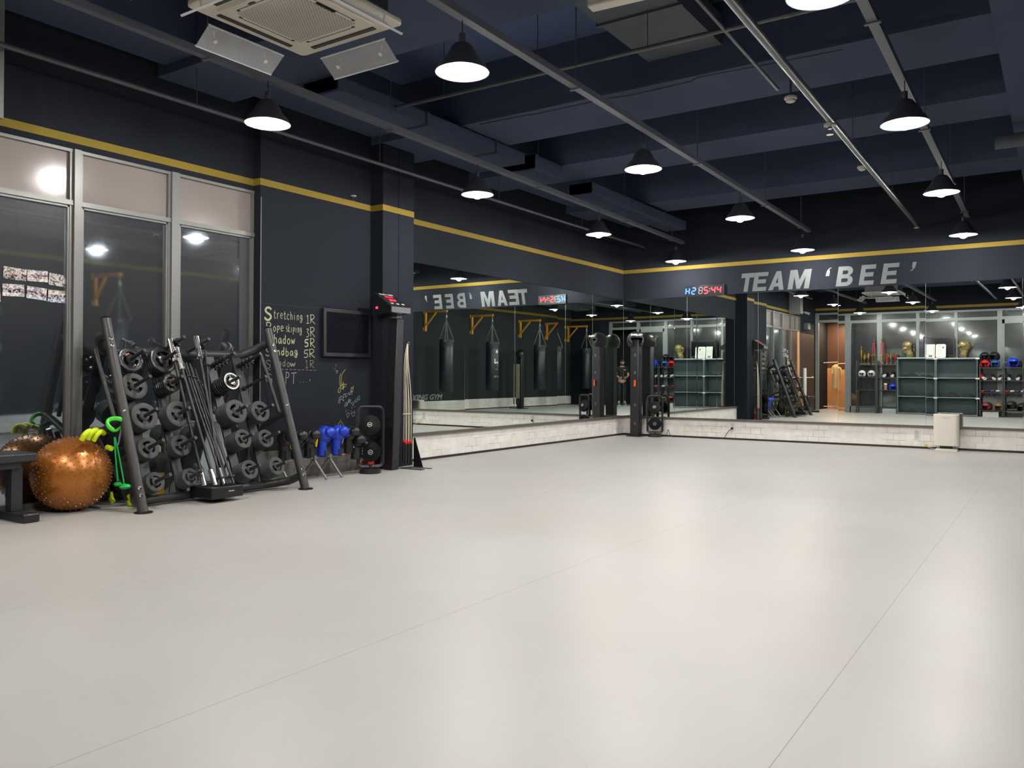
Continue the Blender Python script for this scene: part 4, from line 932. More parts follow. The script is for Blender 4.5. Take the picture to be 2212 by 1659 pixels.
solo(MB().cyl((0, 0, 0), (0, -.012, 0), .005, n=10).cyl((0, -.012, 0), (.01, -.02, .02), .003, n=6), 'wall_screw', CHROME, 'small bright screw head left above the digital clock', 'screw', (1.30, 0, 2.672))

# ---- padded post in the corner, with head guards and hanging bits
pp = thing('padded_post', 'black square padded post standing in the mirror corner', 'post', (.38, -.26, 0))
part(MB().box(-.082, .082, -.082, .082, 0, 1.72), 'padding', mat('black_vinyl', (.010, .011, .015), .42), pp, bevel=.015)
part(MB().box(-.13, .13, -.13, .13, 0, .012), 'base_plate', BLACKM, pp)
for z in (1.43, 1.12, .97, .55, .22):
    part(MB().torus((.02, -.086, z), .014, .0025, M=Matrix.Rotation(R(90), 4, 'X'), n=16, k=6).box(.01, .03, -.087, -.082, z + .012, z + .03), 'hook_ring', mat('dull_chrome', (.30, .30, .30), .35, .8), pp)
def head_guard(loc, rz, label, m_=LEATH, trim=None, s=1., group='head guards', txt=None, tilt=0):
    t = thing('head_guard', label, 'head guard', loc, rot=(R(tilt), 0, rz), group=group)
    mb = MB(); nu, nv = 32, 18; V = []; keep = {}
    for i in range(nv + 1):
        ph = PI * .02 + PI * .70 * i / nv
        for k in range(nu):
            a = 2 * PI * k / nu - PI / 2
            V.append((.112 * s * math.sin(ph) * math.cos(a), .132 * s * math.sin(ph) * math.sin(a), .125 * s * math.cos(ph)))
    F = []
    for i in range(nv):
        for k in range(nu):
            aa = abs(((k / nu * 360 + 180) % 360) - 180)      # angle from the front (-y)
            zc_ = math.cos(PI * .02 + PI * .70 * (i + .5) / nv)
            if zc_ < .34 and aa < (48 if zc_ > -.1 else 36): continue      # face opening
            F.append((i * nu + k, (i + 1) * nu + k, (i + 1) * nu + (k + 1) % nu, i * nu + (k + 1) % nu))
    mb.add(V, F)
    o = part(mb, 'shell', m_, t); sd = o.modifiers.new('thick', 'SOLIDIFY'); sd.thickness = .022 * s; sd.offset = 1; bv = o.modifiers.new('b', 'BEVEL'); bv.width = .008 * s; bv.segments = 2; bv.limit_method = 'ANGLE'
    if trim:
        P = []
        for a, z_ in ((-50, .045), (-30, .052), (0, .054), (30, .052), (50, .045), (53, .01), (40, -.02), (38, -.07)):
            q = math.sqrt(max(.05, 1 - (z_ / .125) ** 2)); P.append((.135 * s * q * math.sin(R(a)), -.155 * s * q * math.cos(R(a)), z_ * s))
        P = [(-p_[0], p_[1], p_[2]) for p_ in P[:4:-1]] + P
        part(MB().tube(curve_pts(P, 4), .003 * s, 6), 'piping', trim, t)
    if txt:
        part(xf(text_mb(txt, .042 * s, .001, .002), Matrix.Translation((0, -.142 * s, .072 * s)) @ Matrix.Rotation(R(72), 4, 'X')), 'head_lettering', WHITE, t)
    part(MB().box(-.02 * s, .02 * s, .10 * s, .15 * s, -.06 * s, .05 * s), 'rear_strap', BLACKP, t)
    return t
head_guard((.37, -.27, 1.70), R(35), 'black head guard with white lettering and silver piping, capping the corner post', trim=mat('silver_piping', (.22, .22, .22), .5), txt='EVERLAST', s=1.12)
tag_ = solo(MB().prism([(-.014, .0), (.014, 0), (.02, -.09), (.005, -.12), (-.02, -.11)], -.012, .012, 1), 'orange_grip', mat('orange_plastic', (.9, .13, .01), .4), 'bright orange grip hanging halfway up the corner post', 'grip', (.405, -.365, 1.0), bevel=.004)
solo(MB().cyl((.486, -.30, .25), (.486, -.30, 1.45), .006, n=8).cyl((.49, -.26, .2), (.49, -.26, 1.5), .005, n=8).cyl((.486, -.30, .95), (.486, -.30, 1.02), .014, n=10), 'jump_rope', BLACKP, 'dark jump rope hanging down the side of the corner post', 'jump rope')
# ---- sockets and cables
def outlet(M, label, plug=False):
    t = thing('power_outlet', label, 'outlet', group='white double sockets'); t.matrix_world = M
    part(MB().box(-.042, .042, -.07, .07, 0, .010), 'cover_plate', WHITE, t, bevel=.003)
    for z in (.028, -.03):
        part(MB().torus((0, z, .010), .020, .003, n=20, k=6).cyl((-.007, z, .009), (-.007, z, .0115), .003, n=8).cyl((.007, z, .009), (.007, z, .0115), .003, n=8), 'socket', mat('socket_shade', (.22, .22, .22), .5), t)
    if plug: part(MB().cyl((0, -.03, .01), (0, -.03, .045), .018, n=14), 'plug', BLACKP, t)
outlet(onYm(2.046, -.012, .222), 'white double socket with a black plug, below the mirrors near the clock', True)
outlet(onYm(4.859, -.012, .205), 'white double socket beside the air purifier')
CAB = mat('black_cable', (.012, .012, .012), .5)
solo(MB().tube(curve_pts([(2.046, -.055, .19), (2.0, -.06, .15), (1.93, -.06, .05), (1.88, -.05, .008), (1.5, -.05, .006), (1.1, -.05, .006), (.98, -.05, .006), (.93, -.06, .06), (.905, -.06, .13), (.88, -.06, .06), (.83, -.05, .008), (.6, -.09, .006), (.2, -.12, .006), (.06, -.05, .006)], 5), .005, 6), 'power_cable', CAB, 'black cable from the plugged socket along the foot of the wall', 'cable')
solo(MB().tube(curve_pts([(4.87, -.03, .15), (4.93, -.05, .10), (5.0, -.06, .04), (5.08, -.08, .01), (5.15, -.1, .008)], 5), .004, 6), 'power_cable', WHITE, 'thin white cable from the socket to the air purifier', 'cable')
solo(MB().box(-.02, .02, -.006, .006, -.014, .014), 'cable_tag', YELP, 'small yellow tag on the white cable', 'tag', (4.99, -.062, .055))
# ---- air purifier
ap = thing('air_purifier', 'white rounded air purifier on a low stand in front of the mirror', 'air purifier', (5.275, -.235, 0))
def rrect(hx, hy, r_, n=6):
    out = []
    for cx_, cy_, a0 in ((hx - r_, hy - r_, 0), (-hx + r_, hy - r_, 90), (-hx + r_, -hy + r_, 180), (hx - r_, -hy + r_, 270)): out += arc(cx_, cy_, r_, r_, a0, a0 + 90, n)
    return out
PUR = mat('warm_white_plastic', (.74, .70, .62), .35)
part(MB().prism(rrect(.165, .105, .06), .075, .53), 'body', PUR, ap, bevel=.008)
part(MB().prism(rrect(.13, .075, .045), .528, .5325), 'top_grille', mat('purifier_grille', (.16, .15, .15), .5), ap)
part(MB().box(-.10, .10, -.03, .03, .035, .078), 'dark_gap', BLACKM, ap)
part(MB().cyl((-.09, -.02, .03), (-.09, -.02, .08), .011).cyl((.09, -.02, .03), (.09, -.02, .08), .011), 'stand_leg', PUR, ap)
part(MB().prism([(-.15, 0), (.15, 0), (.13, .034), (-.13, .034)], -.105, .09, 1), 'stand_foot', PUR, ap, bevel=.004)
part(MB().box(-.045, .045, -.1065, -.105, .475, .487), 'brand_plate', mat('purifier_mark', (.55, .52, .46), .4), ap)

# ================================================================ BAG WALL
ORG = mat('orange_bracket_paint', (.62, .27, .02), .45, noise=(8, .1))
BAGM = mat('navy_black_bag', (.013, .016, .024), .38, bump=(30, .1)); CHN = mat('chain_steel', (.45, .45, .43), .35, .8)
txt_x = XR
def bracket(y, label):
    t = thing('bag_bracket', label, 'bracket', (XR, y, 2.96), group='orange bag brackets')
    part(MB().box(-.065, -.01, -.035, .035, -.57, .03), 'upright', ORG, t, bevel=.004)
    part(MB().box(-.86, -.01, -.03, .03, -.03, .035), 'arm', ORG, t, bevel=.004)
    M = Matrix.Translation((-.25, 0, -.2)) @ Matrix.Rotation(R(-48), 4, 'Y')
    d = Vector((-.44, 0, -.03)) - Vector((-.05, 0, -.42)); mid = (Vector((-.44, 0, -.03)) + Vector((-.05, 0, -.42))) / 2
    part(MB().box(-.02, .02, -.024, .024, -d.length / 2, d.length / 2, Matrix.Translation(mid) @ Matrix.Rotation(math.atan2(d.x, d.z), 4, 'Y')), 'brace', ORG, t, bevel=.003)
    part(MB().box(-.012, 0, -.07, .07, -.06, .04).box(-.012, 0, -.07, .07, -.56, -.46), 'wall_plate', ORG, t)
    part(MB().torus((-.83, 0, -.055), .022, .006, M=Matrix.Rotation(R(90), 4, 'X'), n=16, k=6), 'hook', ORG, t)
    return t
def bag(y, label, r_=.20, mark=None, ztop=2.12, zbot=.60):
    t = thing('punching_bag', label, 'punching bag', (XR - .83, y, 0), group='hanging punching bags')
    part(MB().lathe([(0, zbot), (r_ * .85, zbot + .005), (r_, zbot + .05), (r_ * 1.02, 1.2), (r_, ztop - .02), (r_ * .95, ztop), (0, ztop)], 32), 'bag_body', BAGM, t)
    part(MB().lathe([(r_ + .002, ztop - .20), (r_ + .004, ztop - .20), (r_ + .004, ztop + .005), (r_ + .002, ztop + .005)], 32, close=True), 'top_band', mat('bag_band', (.02, .022, .03), .6), t)
    ch = MB()
    for k in range(4):
        a = 2 * PI * k / 4 + .5; p0 = Vector((r_ * math.cos(a), r_ * math.sin(a), ztop + .02)); p1 = Vector((0, 0, 2.70)); n_ = 16
        for q in range(n_):
            c0 = p0.lerp(p1, (q + .5) / n_)
            ch.torus(c0, .016, .0042, M=Matrix.Rotation(a, 4, 'Z') @ Matrix.Rotation(R(90), 4, 'X') @ Matrix.Rotation(R(90 * (q % 2)), 4, 'Y'), n=8, k=4)
        ch.torus((r_ * math.cos(a) * 1.03, r_ * math.sin(a) * 1.03, ztop - .03), .03, .006, M=Matrix.Rotation(a, 4, 'Z') @ Matrix.Rotation(R(90), 4, 'Y'), n=12, k=5)
    part(ch, 'chains', CHN, t)
    part(MB().torus((0, 0, 2.74), .03, .007, M=Matrix.Rotation(R(90), 4, 'X'), n=16, k=6).cyl((0, 0, 2.76), (0, 0, 2.84), .02, n=12).cyl((0, 0, 2.84), (0, 0, 2.885), .006, n=6), 'swivel', CHN, t)
    part(MB().torus((0, 0, zbot - .015), .018, .004, M=Matrix.Rotation(R(90), 4, 'X'), n=10, k=5), 'bottom_ring', BLACKM, t)
    return t
b1 = bracket(-4.85, 'orange wall bracket above the bag nearest the small wall lettering'); g1 = bag(-4.85, 'plain black punching bag nearest the small wall lettering')
g2 = None
for y, lb1, lb2 in ((-7.15, 'orange wall bracket holding the bag with white lettering', 'black punching bag with white vertical lettering'), (-9.75, 'orange wall bracket over the plain bag behind the rope stand', 'plain black punching bag just past the rope stand'), (-11.45, 'fourth orange wall bracket, one before the entrance wall', 'plain black punching bag one before the entrance wall'), (-13.5, 'orange wall bracket nearest the entrance wall', 'plain black punching bag nearest the entrance wall')):
    dup(b1, (XR, y, 2.96), label=lb1); t = dup(g1, (XR - .83, y, 0), label=lb2)
    if y == -7.15: g2 = t
m_ = text_mb('EVERLAST', .20, .0008, .014, sx=.66)
m_.v = [(.203 * math.cos(R(186) - v[1] / .2), .203 * math.sin(R(186) - v[1] / .2), 1.30 + v[0]) for v in m_.v]
part(m_, 'bag_lettering', WHITE, g2)
m_ = MB().prism([(-.03, -.05), (.0, -.01), (.03, -.05), (.05, 0), (0, .06), (-.05, 0)], 0, .001)
m_.v = [(.204 * math.cos(R(172) + v[0] / .2), .204 * math.sin(R(172) + v[0] / .2), 1.82 + v[1] * 1.1) for v in m_.v]
part(m_, 'bag_emblem', WHITE, g2)
solo(xf(text_mb('BOXING GYM', .22, .001, .008, .25, 1.25), onXm(XR - .001, -4.80, .375)), 'wall_lettering', mat('pale_grey_letters', (.24, .27, .27), .5), 'small grey slanted lettering BOXING GYM low on the slate wall', 'sign')
# rope stand by the bag wall
rs = thing('rope_stand', 'black square stand with jump ropes between two punching bags', 'stand', (8.35, -8.85, 0))
part(MB().box(-.09, .09, -.09, .09, 0, 1.72), 'column', mat('black_vinyl', (.01, .011, .015), .42), rs, bevel=.01)
part(MB().box(-.2, .2, -.2, .2, 0, .02), 'base_plate', BLACKM, rs)
for i, dx_ in enumerate((-.05, 0, .05)):
    t = thing('jump_rope', ('pale jump rope on the stand, side near the lettered bag', 'pale jump rope in the middle of the bag wall stand', 'pale jump rope on the stand, side near the plain bag')[i], 'jump rope', (8.35 + dx_, -8.72, 0), group='ropes on the bag wall stand')
    part(MB().tube([(0, 0, .35), (0, 0, 1.45), (.012, 0, 1.47), (.024, 0, 1.45), (.024, 0, .33)], .005, 6), 'cord', JR, t); part(MB().cyl((0, 0, .15), (0, 0, .35), .014, n=10).cyl((.024, 0, .14), (.024, 0, .33), .014, n=10), 'handle', BLACKP, t)
head_guard((8.35, -8.85, 1.80), R(-60), 'black head guard sitting on the rope stand by the bag wall')

# ================================================================ CEILING FITTINGS
# ---- cassette air conditioner
AX, AY, AZ = 2.672, -10.045, 3.30
ac = thing('ceiling_air_conditioner', 'cream four way cassette air conditioner with clear deflector flaps', 'air conditioner', (AX, AY, AZ))
part(MB().box(-.40, .40, -.40, .40, .05, .32), 'casing', mat('galvanised', (.16, .17, .18), .5, .5), ac)
fr = MB()
hx = .47
out = rrect(hx, hx, .035, 4)
part(MB().prism(out, .012, .05), 'fascia', CREAM, ac, bevel=.01)
part(MB().box(-.34, .34, -.34, .34, -.004, .014), 'centre_panel', CREAM, ac, bevel=.006)
gm, nt_, N_, L_, b_ = nodes('ac_grille'); b_.inputs['Roughness'].default_value = .5
tcn = N_.new('ShaderNodeTexCoord'); mp_ = N_.new('ShaderNodeMapping'); mp_.inputs['Scale'].default_value = (1, 1, 0); L_.new(tcn.outputs['Object'], mp_.inputs[0])
bt = N_.new('ShaderNodeTexBrick'); bt.offset = .5; bt.inputs['Scale'].default_value = 1; bt.inputs['Brick Width'].default_value = .022; bt.inputs['Row Height'].default_value = .014; bt.inputs['Mortar Size'].default_value = .0042; bt.inputs['Mortar Smooth'].default_value = .1
bt.inputs['Color1'].default_value = bt.inputs['Color2'].default_value = (.10, .095, .088, 1); bt.inputs['Mortar'].default_value = (.50, .46, .40, 1); L_.new(mp_.outputs[0], bt.inputs['Vector']); L_.new(bt.outputs['Color'], b_.inputs['Base Color'])
bpn = N_.new('ShaderNodeBump'); bpn.inputs['Strength'].default_value = .6; bpn.inputs['Distance'].default_value = .004; L_.new(bt.outputs['Fac'], bpn.inputs['Height']); L_.new(bpn.outputs[0], b_.inputs['Normal'])
part(MB().box(-.255, .255, -.255, .255, -.008, -.003), 'intake_grille', gm, ac)
for k in range(4):
    M = Matrix.Rotation(R(90 * k), 4, 'Z')
    part(xf(MB().box(-.29, .29, .375, .41, .006, .016), M), 'outlet_slot', mat('outlet_dark', (.03, .028, .028), .6), ac)
    part(xf(MB().box(-.20, .20, .285, .289, -.006, -.003).box(-.22, -.20, .27, .289, -.006, -.003).box(.20, .22, .27, .289, -.006, -.003), M), 'panel_groove', mat('outlet_dark', (.03, .028, .028), .6), ac)
    # deflector: thin milky acrylic flap on two little brackets
    cl = mat('milky_acrylic', (.45, .46, .47), .25, alpha=.42)
    FM = M @ Matrix.Translation((0, .475, -.035)) @ Matrix.Rotation(R(-38), 4, 'X')
    fl = part(xf(MB().box(-.30, .30, 0, .17, -.0015, .0015), FM), 'deflector_flap', cl, ac)
    part(xf(MB().box(-.30, .30, .165, .173, -.004, .010).box(-.30, .30, -.003, .003, -.004, .010), FM), 'flap_edge', mat('acrylic_edge', (.55, .56, .57), .3), fl)
    part(xf(MB().cyl((-.20, .09, 0), (-.20, .06, .06), .006, n=8).cyl((.20, .09, 0), (.20, .06, .06), .006, n=8).cyl((-.20, .09, -.006), (-.20, .09, .004), .014, n=10).cyl((.20, .09, -.006), (.20, .09, .004), .014, n=10), FM), 'flap_bracket', mat('acrylic_edge', (.55, .56, .57), .3), fl)
part(MB().ball((-.06, -.30, -.005), (.035, .012, .003), 16, 8), 'maker_badge', mat('badge_blue', (.02, .02, .08), .3), ac)
part(MB().box(.262, .285, -.09, .06, -.008, -.002), 'display_strip', mat('strip_dark', (.015, .02, .02), .2), ac)
part(MB().cyl((-.35, -.35, .3), (-.35, -.35, 1.0), .006, n=6).cyl((.35, -.35, .3), (.35, -.35, 1.0), .006, n=6).cyl((-.35, .35, .3), (-.35, .35, 1.0), .006, n=6).cyl((.35, .35, .3), (.35, .35, 1.0), .006, n=6), 'hanger_rods', BLACKM, ac)
# second cassette seen only in the mirror is this same one
# ---- pipes, ducts, detectors
PIPE = mat('navy_pipe', (.075, .08, .09), .35, .2)
def pipe(a, b, r_, label, cat='pipe', name='sprinkler_pipe', m_=PIPE, z_to=None):
    mb = MB().cyl(a, b, r_, n=16)
    A = Vector(a); B = Vector(b)
    for q in range(1, 5):
        c_ = A.lerp(B, q / 5); mb.cyl(c_, (c_.x, c_.y, ZC), .004, n=6)
    return solo(mb, name, m_, label, cat)
pipe((5.08, -12.5, 3.30), (4.90, -.15, 3.30), .032, 'dark round sprinkler pipe running between the two rightmost lamp tracks')
pipe((4.68, -11, 3.60), (4.58, -6.25, 3.60), .016, 'thin dark conduit ending at the nearer smoke detector', 'conduit', 'conduit')
pipe((1.0, -7.75, 3.60), (6.0, -7.70, 3.60), .018, 'thin dark pipe crossing above the near lamps from window side')
pipe((.46, -11.5, 3.38), (.46, -.1, 3.38), .020, 'dark pipe running high along the window wall')
sprinkler((4.985, -6.1, 3.262), 'sprinkler head under the round pipe, nearer the camera side', sc_=1.5)
sprinkler((4.90, -.3, 3.262), 'sprinkler head at the far end of the round pipe', sc_=1.1)
for (x, y, lb_) in ((4.685, -6.23, 'white smoke detector below the end of the thin conduit'), (4.73, -3.37, 'white smoke detector beside the round sprinkler pipe')):
    t = thing('smoke_detector', lb_, 'smoke detector', (x, y, 3.5), group='smoke detectors')
    part(MB().lathe([(0, .02), (.052, .02), (.056, .012), (.054, .0), (.042, -.004), (.040, -.022), (.026, -.030), (0, -.032)], 24), 'detector_body', mat('aged_white', (.50, .48, .42), .45), t)
    part(MB().cyl((0, 0, .02), (0, 0, .8), .010, n=8), 'drop_pipe', PIPE, t)
DUCT = mat('grey_duct', (.075, .085, .10), .8, noise=(2, .1))
def duct(x0, x1, y0, y1, z0, z1, label, name='ventilation_duct', cat='duct'):
    mb = MB().box(x0, x1, y0, y1, z0, z1)
    if y1 - y0 > x1 - x0: 
        for q in range(int((y1 - y0) / 1.2) + 1): mb.box(x0 - .02, x1 + .02, y0 + 1.2 * q, y0 + 1.2 * q + .03, z0 - .02, z1)
    return solo(mb, name, BEAM if x1 < 2 else DUCT, label, cat)
duct(3.56, 4.25, -12.5, -6.75, 3.9, 4.15, 'wide flat duct above the clear middle of the floor')
duct(1.0, 1.42, -8.5, -5.5, 3.56, 3.68, 'flat duct section beside the windows side lamp track')
duct(1.05, 1.5, -5.4, -4.75, 3.52, 3.68, 'short duct box beside the windows side lamp track')
duct(1.1, 1.45, -3.9, -.6, 3.52, 3.66, 'far flat duct section beside the windows side lamp track')
duct(7.0, 7.8, -12, -1, 3.42, 3.60, 'broad duct high on the bag wall side')
pipe((6.1, -3.9, 3.45), (8.2, -3.9, 3.45), .07, 'fat round branch duct on the bag wall side', 'duct', 'round_duct', DUCT)
# cream light box at the ceiling
solo(MB().box(0, .42, -.05, .05, -.03, .03), 'ceiling_bracket_cover', CREAM, 'cream plastic cover near the ceiling at the top frame edge', 'cover', (4.08, -8.80, 3.50), bevel=.01, rz=R(5))
# crack lines of flaking paint on the nearer beam
solo(MB().tube([(1.6, -6.64, 3.697), (2.2, -6.62, 3.698), (2.25, -6.60, 3.697), (3.1, -6.61, 3.698), (3.3, -6.57, 3.697), (3.9, -6.6, 3.698), (4.0, -6.66, 3.697), (4.6, -6.62, 3.698), (5.2, -6.6, 3.698)], .006, 5), 'beam_crack', BLK, 'dark jagged crack along the underside of the nearest beam', 'crack')
# security camera in the far window corner
cc = thing('security_camera', 'white security camera on the window wall near the entrance corner', 'camera', (.12, -12.05, 3.02))
part(MB().cyl((0, 0, 0), (.14, .03, -.05), .035, n=16), 'camera_body', WHITE, cc); part(MB().cyl((.14, .03, -.05), (.146, .031, -.052), .028, n=16), 'lens', BLACKP, cc); part(MB().cyl((-.12, 0, .05), (0, 0, .0), .014, n=8), 'arm', WHITE, cc)
cc2 = thing('wall_speaker', 'grey box speaker on the dark wall by the entrance corner', 'speaker', (.07, -12.45, 2.62))
part(MB().box(-.07, .07, -.13, .13, -.10, .10), 'cabinet', mat('speaker_grey', (.12, .13, .13), .5), cc2, bevel=.01)
solo(MB().box(-.16, .16, -.14, .14, -.62, .55), 'wall_duct', mat('duct_grey', (.16, .17, .17), .5), 'grey vertical duct hanging in front of the stripe by the entrance corner', 'duct', (.17, -10.85, 3.52))
# notices on the left windows, seen in the mirror
for y, z, h, lb_ in ((-10.70, 1.38, .40, 'tall white notice strip on the window just short of the brown door'), (-10.83, 1.30, .42, 'narrow white notice strip beside the brown door frame')):
    solo(MB().box(-.001, .001, -.045, .045, -h / 2, h / 2), 'window_notice', mat('notice_paper', (.45, .47, .45), .6, noise=(40, .6)), lb_, 'notice', (-.024, y, z), group='white notices on the windows')
# standing floor purifier/fan pole near the brown door
sp = thing('standing_mixer_post', 'white post with a black bin base beside the brown door', 'post', (.35, -11.1, 0))
part(MB().cyl((0, 0, .5), (0, 0, 1.32), .05, n=16), 'white_column', WHITE, sp); part(MB().box(-.16, .16, -.16, .16, 0, .5), 'black_bin', BLACKP, sp, bevel=.02)

# ================================================================ ENTRANCE WALL FURNITURE
YF = -13.35
CUB = mat('blue_grey_board', (.115, .155, .165), .5, noise=(3, .06)); CUBE_ = mat('pale_board_edge', (.26, .32, .33), .5); CUBB = mat('dark_teal_back', (.050, .080, .088), .6)
def cubby(x0, x1, label):
    t = thing('shelf_unit', label, 'shelf unit', ((x0 + x1) / 2, YF - .18, 0), group='blue grey shelf units'); w = (x1 - x0) / 2
    for s_ in (-1, 1): part(MB().box(min(s_ * w, s_ * (w - .02)), max(s_ * w, s_ * (w - .02)), -.18, .18, 0, 1.70), 'side_panel', CUB, t)
    part(MB().box(-w, w, -.18, -.165, .04, 1.70), 'back_panel', CUBB, t)
    for z in (.04, .545, 1.115, 1.68): part(MB().box(-w + .02, w - .02, -.165, .18, z - .02, z), 'shelf', CUBE_, t)
    part(MB().box(-w + .02, w - .02, .12, .14, 0, .02), 'plinth', CUB, t)
    part(MB().box(-w - .01, w + .01, -.18, .182, 1.68, 1.70), 'top_board', CUBE_, t)
    for z in (1.69, 1.11, .54):
        part(MB().box(w - .05, w + .05, .18, .19, z - .04, z + .005), 'label_clip', mat('cream_label', (.6, .6, .5), .5), t)
    return t
cubby(2.475, 3.475, 'blue grey shelf unit beside the trophy rack'); cubby(3.485, 4.555, 'blue grey shelf unit beside the coloured head guards')
RK = mat('rack_wire', (.05, .055, .06), .4, .3)
def wire_rack(x0, x1, zs, label, h=1.62, solid=False):
    t = thing('wire_shelf_rack', label, 'rack', ((x0 + x1) / 2, YF - .17, 0), group='black metal display racks'); w = (x1 - x0) / 2 - .01
    for sx in (-w, w):
        for sy in (-.16, .16): part(MB().box(sx - .012, sx + .012, sy - .012, sy + .012, 0, h), 'upright', RK, t)
    for z in zs:
        m_ = MB().box(-w, w, .15, .17, z - .02, z).box(-w, w, -.17, -.15, z - .02, z).box(-w - .01, -w + .01, -.16, .16, z - .02, z).box(w - .01, w + .01, -.16, .16, z - .02, z)
        if solid: m_.box(-w, w, -.16, .16, z - .006, z)
        else:
            for q in range(14): m_.box(-w + 2 * w * q / 13 - .003, -w + 2 * w * q / 13 + .003, -.16, .16, z - .008, z)
        part(m_, 'shelf', RK, t)
    return t
wire_rack(1.31, 1.885, (1.49, 1.10, .72, .19), 'black wire rack with the taller trophies, by the glass door')
wire_rack(1.895, 2.465, (1.49, 1.10, .72, .19), 'black wire rack with the smaller trophies, by the shelf unit')
wire_rack(4.60, 5.18, (1.41, 1.05, .70, .19), 'black metal rack with red and blue head guards', 1.50, True)
wire_rack(5.20, 5.78, (1.41, 1.05, .70, .19), 'black metal rack with the blue helmet, nearest the doorway', 1.55, True)
# ---- trophies
GOLD = mat('trophy_gold', (.72, .50, .16), .22, 1.); REDT = mat('trophy_red', (.50, .03, .05), .3, .4); WDB = mat('trophy_base', (.12, .055, .03), .4)
def trophy(x, h, label, kind='cup', s=1.):
    t = thing('trophy', label, 'trophy', (x, YF - .16, 1.49), group='trophies')
    part(MB().box(-.045 * s, .045 * s, -.035, .035, 0, .05), 'base_block', WDB, t, bevel=.004)
    if kind == 'column':
        hh = h - .16
        part(MB().cyl((-.035 * s, 0, .05), (-.035 * s, 0, hh * .42), .009, n=10).cyl((.035 * s, 0, .05), (.035 * s, 0, hh * .42), .009, n=10).box(-.05 * s, .05 * s, -.03, .03, hh * .42, hh * .42 + .015), 'gold_columns', GOLD, t)
        part(MB().lathe([(.0, .06), (.02, .06), (.01, .09), (.022, .12), (.008, .14), (0, .14)], 14), 'small_cup', GOLD, t)
        part(MB().cyl((-.032 * s, 0, hh * .43), (-.018 * s, 0, hh * .95), .012, n=10).cyl((.032 * s, 0, hh * .43), (.018 * s, 0, hh * .95), .012, n=10).box(-.035 * s, .035 * s, -.025, .025, hh * .95, hh * .97), 'red_columns', REDT, t)
        part(MB().lathe([(.012, hh * .97), (.022, hh * .98), (.008, hh + .02), (.028, hh + .07), (.02, hh + .09), (.0, hh + .10)], 16).ball((0, 0, h - .03), (.012, .012, .03), 10, 8), 'gold_figure', GOLD, t)
    else:
        part(MB().lathe([(.028 * s, .05), (.032 * s, .06), (.010, .08), (.008, h * .38), (.018, h * .42), (.040 * s, h * .55), (.052 * s, h * .78), (.054 * s, h * .80), (.047 * s, h * .80), (.0, h * .6)], 20), 'cup', GOLD if kind == 'cup' else REDT, t)
        part(MB().torus((-.06 * s, 0, h * .68), .02 * s, .004, M=Matrix.Rotation(R(90), 4, 'X'), n=14, k=5).torus((.06 * s, 0, h * .68), .02 * s, .004, M=Matrix.Rotation(R(90), 4, 'X'), n=14, k=5), 'handle', GOLD, t)
        part(MB().ball((0, 0, h * .9), (.014, .012, h * .10), 10, 8).ball((0, 0, h * .99), (.01, .01, .012), 8, 6), 'figure', GOLD, t)
trophy(1.43, .58, 'slim gold trophy with a figure, farthest toward the glass door', 'cup', .9); trophy(1.52, .36, 'low gold cup trophy, second from the glass door'); trophy(1.63, .42, 'broad gold cup trophy in the middle of the first rack', 'cup', 1.3)
trophy(1.79, .84, 'tall red and gold column trophy on the first rack', 'column', 1.1); trophy(2.03, .85, 'tall red and gold column trophy on the second rack', 'column', 1.2)
trophy(2.165, .33, 'small red cup trophy beside the second tall one', 'redcup', .8); trophy(2.27, .40, 'small gold figure trophy in the middle of the second rack', 'cup', .8); trophy(2.40, .37, 'small red and gold trophy touching the shelf unit', 'redcup', .9)
# ---- on top of the shelf units
GG = mat('gold_leather', (.42, .34, .15), .3, .55)
def gold_glove(x, lean, rz, label):
    g_ = glove((x, YF - .17, 1.71), rz, 0, GG, label, s=1.75, group='giant gold gloves', twist=lean)
    part(MB().lathe([(.088, 0), (.098, .0), (.098, .09), (.088, .09)], 24, M=Matrix.Diagonal((1, .82, 1, 1)), close=True), 'dark_cuff_band', mat('gold_dark', (.16, .12, .05), .4, .4), g_)
gold_glove(2.82, 20, R(150), 'giant gold boxing glove on the shelf unit beside the trophies'); gold_glove(4.16, -20, R(215), 'giant gold boxing glove at the end nearest the head guards')
tv2 = thing('television', 'black flat television standing behind the certificates', 'television', (3.55, YF - .27, 1.70))
part(MB().box(-.40, .40, -.02, .02, .06, .62), 'bezel', BLACKP, tv2, bevel=.01); part(MB().box(-.37, .37, .02, .0215, .09, .59), 'display', mat('screen_glass', (.006, .007, .011), .12), tv2); part(MB().box(-.15, .15, -.08, .08, 0, .015).box(-.03, .03, -.015, .015, 0, .1), 'stand', BLACKP, tv2)
PAP = mat('certificate_white', (.62, .64, .60), .4); INK = mat('certificate_print', (.12, .12, .12), .6)
